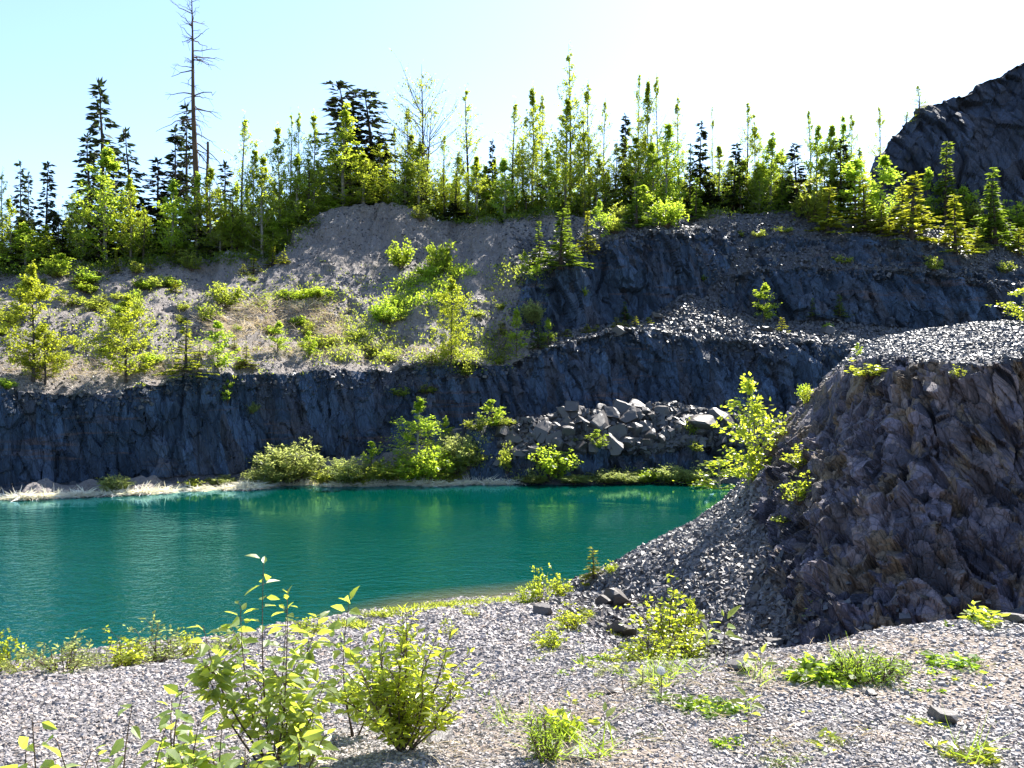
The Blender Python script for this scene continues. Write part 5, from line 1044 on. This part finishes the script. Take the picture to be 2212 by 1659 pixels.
def cover(name, pts, n, ls, seed, mat, label, which=('far',), h=.35):
    R = rng(seed); base = []
    for _ in range(n):
        a = pts[R.integers(len(pts))]; p = hit(a[0] + R.normal() * a[2], a[1] + R.normal() * a[3], which)
        if p is not None: base.append(p)
    base = np.array(base); li = np.repeat(np.arange(len(base)), 12); m = len(li)
    c = base[li] + np.stack([R.normal(size=m) * h * .9, R.normal(size=m) * h * .9, np.abs(R.normal(size=m)) * h * .6], 1)
    V, Fq = blades4(c, rdir(R, m) + [0, 0, .5], rdir(R, m) + [0, -.3, .6], ls * R.uniform(.6, 1.4, m), ls * R.uniform(.35, .7, m))
    o = obj(name, mesh_from(name, V, [Fq], mat)); tag(o, label, 'ground cover', kind='stuff'); return o
cover('green_ground_cover', [(880, 625, 22, 14), (920, 605, 26, 12), (900, 655, 26, 14), (950, 640, 20, 12), (985, 590, 16, 6), (860, 665, 12, 12)], 420, .22, 730, L_lime, 'bright green ground cover beside the rock step')
cover('bank_grass_tufts', [(x, y, 60, 30) for x, y in [(100, 700), (200, 640), (300, 720), (420, 650), (520, 620), (640, 720), (760, 680), (840, 720), (1040, 690), (380, 760), (160, 770), (740, 620), (1060, 640), (500, 770)]], 520, .16, 734, L_asp, 'scattered low green tufts on the soil bank', h=.22)
cover('slope_ground_cover', [(x, y, 26, 12) for x, y in [(780, 760), (820, 770), (850, 755), (720, 770), (1040, 765), (1080, 770), (1060, 740), (760, 740), (690, 640), (640, 640), (560, 650), (1090, 610), (1110, 590), (740, 700), (800, 720), (1020, 780), (930, 775), (980, 785)]], 620, .2, 731, L_asp, 'yellow-green undergrowth on the bench and slope')
cover('shore_ground_cover', [(x, y, 22, 8) for x, y in [(720, 1035), (780, 1035), (850, 1030), (900, 1030), (960, 1025), (1000, 1000), (985, 970), (1020, 960), (1340, 1032), (1430, 1030), (1160, 1034)]], 360, .2, 732, L_wil, 'scrubby growth along the far bank')
cover('crest_undergrowth', [(x, float(np.interp(x, ridge[:, 0], ridge[:, 1])) + 6, 14, 5) for x in range(-20, 700, 16)] + [(x, float(np.interp(x, ridge[:, 0], ridge[:, 1])) + 3, 12, 4) for x in range(880, 1700, 22)], 900, .24, 733, L_con, 'dark undergrowth beneath the crest trees', h=.5)
# ================================================================== near plants
GN = 'plants on the near gravel'
kit('aspen_knoll', 2, lambda k: with_size(broadleaf(800 + k, 4.2, 2.2, .12, .85, 30, 6, 6, .155, .6, 2 - k, .12, .010), 4.2, 2.2), M_bark_pale, L_fresh)
kit('thicket', 4, lambda k: with_size(shrub(810 + k, 1.5, 1.2, 14, 9, 6, .085, .55, .7), 1.5, 1.2), M_bark_twig, L_fresh, 'stems', 'leaves')
kit('shore_willow', 4, lambda k: with_size(shrub(820 + k, 1.1, 1.3, 16, 9, 6, .07, .7, .38), 1.1, 1.3), M_bark_twig, L_wil, 'stems', 'leaves')
for a in [
    ('aspen_knoll', 'aspen_tree', 'tree', 1618, 1058, 800, 96, 'bright aspen rising behind the left end of the knoll', 0), ('aspen_knoll', 'aspen_tree', 'tree', 1555, 1085, 985, 110, 'low spreading aspen leaning over the water from the knoll', 1),
    ('thicket', 'bush', 'bush', 1500, 1118, 1072, 80, 'low leafy branch clump over the water at the knoll foot', 1), ('thicket', 'bush', 'bush', 1725, 1085, 1010, 60, 'leafy sapling sprouting from the knoll face, lower', 0), ('thicket', 'bush', 'bush', 1728, 1010, 950, 50, 'leafy sapling on the knoll face, upper', 2),
    ('thicket', 'bush', 'bush', 1878, 812, 768, 90, 'low bush draped over the knoll brow', 1), ('aspen_slim', 'aspen_tree', 'tree', 1853, 770, 735, 14, 'little sprig on the knoll skyline', 0), ('thicket', 'bush', 'bush', 1742, 872, 824, 20, 'upright sprig on the knoll skyline, lower left', 3),
    ('aspen_knoll', 'aspen_tree', 'tree', 2212, 700, 612, 66, 'leafy young tree on the knoll top, cut by the right edge', 1), ('thicket', 'bush', 'bush', 2070, 815, 780, 26, 'sprig hanging on the knoll face at right', 0), ('thicket', 'bush', 'bush', 1692, 940, 918, 40, 'low leafy sprig beside the knoll outcrop', 2), ('thicket', 'bush', 'bush', 1690, 1125, 1100, 36, 'tiny sprig low on the knoll face', 1),
    ('conifer_small', 'fir_tree', 'tree', 1282, 1256, 1178, 46, 'golden little fir alone at the lake edge by the scree', 0), ('thicket', 'bush', 'bush', 1322, 1240, 1205, 26, 'thin sprig right of the lake edge fir', 2),
    ('thicket', 'bush', 'bush', 1168, 1300, 1216, 46, 'upright sapling by the water left of the fir', 0), ('thicket', 'bush', 'bush', 1208, 1288, 1212, 44, 'upright sapling next to the lake edge fir', 1), ('thicket', 'bush', 'bush', 1135, 1304, 1258, 36, 'small shrub at the water edge, left of the saplings', 3), ('thicket', 'bush', 'bush', 1240, 1360, 1290, 60, 'yellow-green shrub on the gravel below the fir', 2), ('thicket', 'bush', 'bush', 1185, 1400, 1330, 60, 'loose shrub by the dark stone', 0), ('thicket', 'bush', 'bush', 1268, 1335, 1300, 30, 'thin shrub at the scree foot', 1),
    ('thicket', 'bush', 'bush', 1445, 1392, 1212, 110, 'tallest sapling of the thicket before the scree', 1), ('thicket', 'bush', 'bush', 1405, 1430, 1335, 90, 'leafy shrub left in the thicket before the scree', 0), ('thicket', 'bush', 'bush', 1480, 1420, 1350, 80, 'leafy shrub right in the thicket before the scree', 3), ('thicket', 'bush', 'bush', 1350, 1430, 1380, 70, 'low shrub at the left end of the thicket', 2), ('shore_willow', 'bush', 'bush', 1430, 1465, 1405, 110, 'grey low shrub in front of the thicket', 0), ('shore_willow', 'bush', 'bush', 1335, 1455, 1415, 80, 'thin grey shrub left of the dandelion', 2),
    ('thicket', 'bush', 'bush', 12, 1452, 1345, 66, 'tall leafy shrub at the shore, left edge of view', 0), ('shore_willow', 'bush', 'bush', 50, 1452, 1392, 80, 'pale shrub at the shore near the left edge', 1), ('shore_willow', 'bush', 'bush', 140, 1450, 1355, 120, 'grey-green shore willow, second from the left edge', 2), ('shore_willow', 'bush', 'bush', 222, 1442, 1380, 70, 'thin shore willow right of the grey-green one', 3), ('thicket', 'bush', 'bush', 268, 1440, 1330, 76, 'yellow leafy shrub among the shore willows', 1), ('shore_willow', 'bush', 'bush', 335, 1434, 1318, 130, 'widest shore willow right of the yellow shrub', 0), ('thicket', 'bush', 'bush', 408, 1420, 1345, 34, 'slim leafy shrub at the right end of shore willows', 3), ('shore_willow', 'bush', 'bush', 480, 1405, 1350, 60, 'shore willow seen behind the tall poplar sapling', 1), ('thicket', 'bush', 'bush', 660, 1372, 1320, 60, 'shore shrub seen through the tall poplar sapling', 2),
    ]:
    foot_plant(*a[:7], label=a[7], group=GN, var=a[8])

def near_plant(name, cat, px, d, label, stems, ls, seed, leaf, bark=None, **kw):
    x = (px - CX) / F * d; p = drop(x, d, ('near',))
    o = thing(name, cat, (x, d, p.z - .02), label, GN)
    (tv, tf), (lv, lf) = sapling(seed, stems, ls, **kw)
    obj('stems', mesh_from('stems', tv, [tf], bark or M_bark_twig, True), o); obj('leaves', mesh_from('leaves', lv, [lf], leaf, False), o)
    return o, p.z
# heights are set so that the tops reach the measured directions
def zt(py, d): return EYE - (py - HY) / F * d
def px_x(dpx, d): return dpx / F * d
d = 4.2
g0 = drop((585 - CX) / F * d, d, ('near',)).z
T = lambda dx, py, dy=0.0, bx=0.0: ((px_x(bx, d), 0, 0), (px_x(dx, d), dy, zt(py, d) - g0), .006)
near_plant('poplar_sapling', 'sapling', 585, d, 'tall poplar sapling with broad shining leaves, left foreground',
    [T(-22, 1205, .05), T(45, 1255, -.08, 14), T(-80, 1310, .1, -12), T(100, 1335, .05, 16), T(-130, 1330, -.1, -6), T(60, 1400, -.22, 10), T(-135, 1420, -.05, -25), T(130, 1440, -.12, 22), T(10, 1330, .2, 4), T(110, 1530, -.3, 16)],
    .086, 900, L_near, per=21, narrow=.5, first=.42, hang=.15, side=4, sidelen=.34)
d = 4.7; g0 = drop((765 - CX) / F * d, d, ('near',)).z
near_plant('poplar_sapling', 'sapling', 765, d, 'thin sapling with one leafy tip between tall poplar and fresh shrub', [T(-8, 1280), T(10, 1370, .1, 5), T(-30, 1440, -.1, -4)], .085, 901, L_near, per=18, narrow=.58, first=.4, side=2)
d = 4.05; g0 = drop((872 - CX) / F * d, d, ('near',)).z; Q = random.Random(4)
st_ = []
for k in range(20):
    a = k / 20 * 6.283 * 3; r_ = (k / 19) ** .7
    st_.append(T(math.cos(a) * 205 * r_ + 5, 1312 + 150 * r_ ** 1.5 + Q.uniform(-20, 30), math.sin(a) * .34 * r_, Q.uniform(-8, 8)))
near_plant('willow_shrub', 'shrub', 872, d, 'fresh lime-green willow shrub with narrow leaves and brown stems', st_, .056, 902, L_fresh, per=25, narrow=.36, first=.38, hang=0, side=5, sidelen=.36)
d = 2.45; g0 = drop((75 - CX) / F * d, d, ('near',)).z
near_plant('broadleaf_sapling', 'sapling', 75, d, 'large-leaved sapling with drooping leaves in bottom left corner', [T(-6, 1535), T(28, 1600, .05, 6), T(-40, 1610, .05, -8), T(5, 1640, -.1, 2)], .115, 903, L_near, per=11, narrow=.55, first=.3, hang=.55, side=1)
d = 3.0; g0 = drop((290 - CX) / F * d, d, ('near',)).z
near_plant('broadleaf_sapling', 'sapling', 290, d, 'dark-leaved sapling standing left of the tall poplar sapling', [T(-5, 1515), T(40, 1590, .1, 6), T(-30, 1620, -.05, -4)], .088, 904, L_near, per=11, narrow=.5, first=.35, hang=.4, side=1)
d = 3.5; g0 = drop((385 - CX) / F * d, d, ('near',)).z
near_plant('broadleaf_sapling', 'sapling', 385, d, 'small sapling close to the left foot of the tall poplar sapling', [T(10, 1480), T(-35, 1520, .1, -4), T(45, 1545, 0, 6), T(0, 1600, -.1, 0), T(60, 1600, -.12, 8)], .08, 905, L_near, per=14, narrow=.5, first=.3, side=1)
d = 2.9; g0 = drop((200 - CX) / F * d, d, ('near',)).z
near_plant('broadleaf_sapling', 'sapling', 205, d, 'low sapling at the bottom between the corner sapling and dark-leaved one', [T(0, 1625), T(-40, 1640, .1, -6)], .085, 906, L_near, per=9, narrow=.5, first=.3, side=0)
d = 3.4; g0 = drop((470 - CX) / F * d, d, ('near',)).z
near_plant('broadleaf_sapling', 'sapling', 480, d, 'bushy low sapling at the bottom under the tall poplar sapling', [T(0, 1560), T(-50, 1590, .1, -8), T(50, 1600, 0, 8), T(90, 1620, 0, 14), T(-90, 1625, 0, -14)], .078, 907, L_near, per=11, narrow=.52, first=.25, side=1)
d = 3.5; g0 = drop((640 - CX) / F * d, d, ('near',)).z
near_plant('broadleaf_sapling', 'sapling', 640, d, 'low leafy shoots at the bottom right of the tall poplar sapling', [T(0, 1570), T(50, 1600, .1, 8), T(-45, 1610, 0, -8)], .085, 908, L_near, per=14, narrow=.5, first=.25, side=1)

# big-leaf seedlings on the terrace
for k, (px, base, top, ls, lb) in enumerate([
    (1750, 1388, 1285, .125, 'big-leaved seedling at the terrace edge against the dark rock'), (1565, 1432, 1318, .12, 'big-leaved seedling with raised tip leaf over the scree'), (1530, 1432, 1352, .115, 'drooping big-leaved seedling left of the raised-tip one'),
    (1640, 1478, 1398, .075, 'two-leaved dark seedling standing on the terrace'), (1352, 1500, 1412, .07, 'dark-tipped seedling left of the dandelion'), (1385, 1498, 1425, .075, 'pale-leaved seedling next to the dandelion'), (1425, 1505, 1455, .07, 'red-stemmed seedling right of the dandelion'),
    (1615, 1590, 1495, .09, 'seedling with spreading leaves in the middle of the terrace'), (1302, 1600, 1530, .075, 'upright seedling in the lower middle foreground'), (1610, 1455, 1425, .06, 'white-leaved little seedling near the clover patch'), (1235, 1540, 1500, .05, 'small pale seedling above the tall weed stems')]):
    p = hit(px, base, ('near',)); d = p.y; H_ = (base - top) / F * d
    o = thing('big_leaf_seedling', 'seedling', (p.x, p.y, p.z - .01), lb, GN)
    (tv, tf), (lv, lf) = sapling(930 + k, [((0, 0, 0), (RX.uniform(-.02, .02), 0, H_ * .86), .0035)], ls, per=7, narrow=.42, first=.62, hang=.05, side=0)
    obj('stems', mesh_from('stems', tv, [tf], M_bark_twig), o); obj('leaves', mesh_from('leaves', lv, [lf], L_near), o)

# dandelion clock
p = hit(1428, 1512, ('near',)); d = p.y; H_ = (1512 - 1452) / F * d
o = thing('dandelion', 'flower', (p.x, p.y, p.z), 'dandelion gone to a round white seed head', GN)
M_seed, nt_, out_ = new_mat('seed_fluff'); nn_ = N(nt_); nt_.links.new(nn_.principled((.75, .75, .72), .9, .1), out_.inputs[0])
(v, f) = tubes(np.array([[(0, 0, 0), (.004, 0, H_ * .5), (0, 0, H_)]]), np.array([[.003, .0026, .0022]]), 5); obj('stem', mesh_from('stem', v, [f], M_bark_twig), o)
R = rng(950); dirs = rdir(R, 260); c0 = np.array([0, 0, H_ + .008])
a1 = tubes(np.stack([c0 + dirs * .004, c0 + dirs * .019], 1), np.full((260, 2), .0004), 3)
a2 = blades4(np.repeat(c0 + dirs * .017, 5, 0), np.repeat(dirs, 5, 0) + .9 * rdir(R, 1300), rdir(R, 1300), np.full(1300, .0075), np.full(1300, .0018))
v, f = join([a1, a2]); obj('seed_head', mesh_from('seed_head', v, [f], M_seed), o)
V, Fq = leaf8(np.zeros((7, 3)) + [0, 0, .01], np.stack([np.cos(np.arange(7) * .9), np.sin(np.arange(7) * .9), np.full(7, .35)], 1), np.tile([0, 0, 1.0], (7, 1)), np.full(7, .09), np.full(7, .022)); obj('leaves', mesh_from('leaves', V, [Fq], L_weed), o)

# weeds
def tuft(seed, h, n):
    R = rng(seed); b = R.normal(size=(n, 3)) * [.02, .02, 0]; L = h * R.uniform(.5, 1.1, n)
    V, Fq = ribbon(b, np.stack([R.normal(size=n) * .35, R.normal(size=n) * .35, np.ones(n)], 1), L, np.full(n, .006), np.stack([R.normal(size=n) * .2, R.normal(size=n) * .2, -np.full(n, .1)], 1), R); return V, Fq
kit('clump', 5, lambda k: with_size(shrub(960 + k, .17, .30, 42, 6, 5, .030, .5, .75, .05), .17, .32), M_bark_twig, L_weed, 'stems', 'leaves')
kit('sprout', 5, lambda k: with_size(shrub(970 + k, .16, .14, 7, 7, 5, .034, .7, .42, 0), .16, .15), M_bark_twig, L_fresh, 'stems', 'leaves')
kit('wiry', 4, lambda k: with_size(shrub(980 + k, .3, .26, 26, 7, 4, .028, .9, .22, 0), .3, .27), M_bark_twig, L_weed, 'stems', 'leaves')
kit('rosette', 4, lambda k: (tubes(np.array([[(0, 0, -.01), (0, 0, .01), (0, 0, .02)]]), np.full((1, 3), .004), 4), leaf8(np.zeros((11, 3)) + [0, 0, .012], np.stack([np.cos(np.arange(11) * 2.4 + k), np.sin(np.arange(11) * 2.4 + k), rng(990 + k).uniform(.3, 1.8, 11)], 1), np.tile([0, 0, 1.0], (11, 1)) + .3 * rng(991 + k).normal(size=(11, 3)), rng(992 + k).uniform(.05, .10, 11), rng(993 + k).uniform(.018, .03, 11)), .09, .16), M_bark_twig, L_weed, 'stems', 'leaves')
for a in [('clump', 'clover_clump', 'weed', 1782, 1462, 1402, 110, 'bright green clover clump at the left of the terrace weed patch', 0), ('clump', 'clover_clump', 'weed', 2055, 1432, 1390, 86, 'bright green clump below the terrace edge at right', 1), ('clump', 'clover_clump', 'weed', 1530, 1530, 1482, 90, 'clover clump left of the spreading seedling, left half', 2), ('clump', 'clover_clump', 'weed', 1580, 1535, 1490, 90, 'clover clump left of the spreading seedling, right half', 3), ('clump', 'clover_clump', 'weed', 2010, 1482, 1448, 80, 'green clump in the middle right of the terrace', 4), ('clump', 'clover_clump', 'weed', 1958, 1495, 1468, 50, 'small yellow clump left of the middle right clump', 0),
          ('wiry', 'wiry_weed', 'weed', 1880, 1468, 1385, 110, 'wiry upright weed in the terrace patch', 0), ('wiry', 'wiry_weed', 'weed', 1835, 1472, 1370, 60, 'wiry weed with tall green tips between the clover and wiry patch', 1), ('wiry', 'wiry_weed', 'weed', 1930, 1450, 1392, 60, 'looser wiry weed at the right of terrace patch', 2),
          ('wiry', 'wiry_weed', 'weed', 1178, 1640, 1500, 80, 'tall wiry weed stems at the bottom middle', 3), ('sprout', 'weed_sprout', 'weed', 1215, 1590, 1495, 70, 'broad green weed beside the tall wiry stems', 1), ('wiry', 'wiry_weed', 'weed', 1430, 1590, 1555, 90, 'low wiry weed in the lower middle terrace', 0), ('wiry', 'wiry_weed', 'weed', 1410, 1560, 1530, 70, 'yellow wiry weed above the low wiry weed', 1),
          ('sprout', 'weed_sprout', 'weed', 1790, 1600, 1545, 70, 'branching green weed at the lower right', 2), ('rosette', 'weed_rosette', 'weed', 1715, 1560, 1530, 60, 'leaf rosette in the lower middle right', 0), ('rosette', 'weed_rosette', 'weed', 2170, 1605, 1570, 70, 'leaf rosette near the right edge', 1), ('sprout', 'weed_sprout', 'weed', 2090, 1640, 1580, 90, 'feathery weed at the lower right corner', 3), ('sprout', 'weed_sprout', 'weed', 2125, 1345, 1285, 70, 'branched yellow-green plant on the terrace edge at right', 0), ('rosette', 'weed_rosette', 'weed', 2058, 1350, 1325, 40, 'rosette on the terrace edge left of the branched plant', 2),
          ('wiry', 'wiry_weed', 'weed', 1690, 1640, 1590, 90, 'wiry weed at the bottom right of centre', 2), ('sprout', 'weed_sprout', 'weed', 1665, 1600, 1560, 50, 'fresh weed left of the bottom wiry weed', 4), ('clump', 'clover_clump', 'weed', 1570, 1610, 1565, 50, 'round green weed under the spreading seedling', 1), ('sprout', 'weed_sprout', 'weed', 1990, 1560, 1520, 60, 'leaning weed left of the dark angular stone', 1)]:
    foot_plant(a[0], a[1], a[2], *a[3:7], label=a[7], group='weeds on the gravel terrace', var=a[8], which=('near',))
MARKS['near'] = [('the tall poplar sapling', 585), ('the fresh willow shrub', 872), ('the tall wiry stems', 1178), ('the dandelion', 1428), ('the spreading seedling', 1615), ('the terrace weed patch', 1840), ('the dark angular stone', 2045)]
for k in range(170):
    px = RX.choice([RX.uniform(1060, 2212), RX.uniform(1060, 2212), RX.uniform(0, 1100)]); py = RX.uniform(1500 if px < 1100 else 1420, 1655)
    key, nm, ds = RX.choice([('sprout', 'weed_sprout', 'small upright weed on gravel'), ('sprout', 'weed_sprout', 'small upright weed on gravel'), ('clump', 'weed_clump', 'small leafy weed on gravel'), ('wiry', 'wiry_weed', 'small wiry weed on gravel'), ('rosette', 'weed_rosette', 'small leaf rosette on gravel')])
    h = RX.uniform(14, 34) * (1 if px > 1000 else .6); foot_plant(key, nm, 'weed', px, py, py - h, h * RX.uniform(.9, 1.8), group='weeds on the gravel terrace', auto=(ds, 'near'), which=('near',))
for k in range(34):
    px = RX.uniform(950, 1560); py = RX.uniform(1330, 1490)
    h = RX.uniform(12, 30); foot_plant('thicket', 'bush', 'bush', px, py, py - h, h * RX.uniform(.8, 1.5), group='low growth on the gravel bank', auto=('low leafy growth on gravel bank', 'near'), which=('near',))
# dry stalks standing at the terrace edge
for px, base, top, lb in [(1935, 1345, 1222, 'tall dry stalk bent over on the terrace edge'), (1812, 1365, 1285, 'dry stalk with a small head left of the bent stalk'), (1912, 1352, 1300, 'green spike on the terrace edge by the bent stalk'), (1945, 1345, 1278, 'upright green spike touching the bent stalk')]:
    p = hit(px, base, ('near',)); H_ = (base - top) / F * p.y; o = thing('dry_stalk', 'weed', (p.x, p.y, p.z), lb, 'weeds on the gravel terrace')
    v, f = tubes(np.array([[(0, 0, 0), (.006, 0, H_ * .4), (.004, .01, H_ * .75), (.014, .01, H_)]]), np.array([[.003, .0024, .002, .0016]]), 5); obj('stem', mesh_from('stem', v, [f], M_bark_twig), o)
    R = rng(int(px)); c = np.stack([R.normal(size=24) * .003 + .012, R.normal(size=24) * .003 + .01, H_ * R.uniform(.8, 1.02, 24)], 1)
    v, f = blades4(c, rdir(R, 24) + [0, 0, 1.2], rdir(R, 24), np.full(24, .022), np.full(24, .007)); obj('seed_head', mesh_from('seed_head', v, [f], L_straw if 'dry' in lb else L_weed), o)
# dry stems and grass blades lying or standing on the terrace
straw('terrace_dry_stems', [(x, y, 60, 22) for x, y in [(1200, 1560), (1350, 1520), (1500, 1470), (1650, 1450), (1800, 1420), (1950, 1400), (1500, 1600), (1700, 1600), (1900, 1600), (1250, 1640), (1600, 1500), (1000, 1640), (2100, 1450)]], 1500, .10, .0035, 740, 'thin dry stems scattered on the terrace', .7, cat='dry stems', which=('near',))
straw('terrace_grass', [(x, y, 26, 10) for x, y in [(1180, 1630), (1200, 1600), (1835, 1450), (1500, 1440), (1430, 1480), (1440, 1460), (1290, 1640), (1640, 1470), (1880, 1450), (2090, 1640), (1100, 1560)]], 420, .16, .005, 741, 'sparse grass blades on the terrace', 0.0, mat=L_weed, cat='grass', which=('near',))
straw('shore_moss_edge', [(x, y, 22, 3) for x, y in [(870, 1318), (920, 1312), (960, 1308), (1010, 1304), (1060, 1300), (1100, 1297), (760, 1352), (820, 1330)]], 2600, .10, .02, 742, 'yellow-green moss and grass along the near waterline', .2, mat=L_asp, cat='grass', which=('near',))

finish_labels()
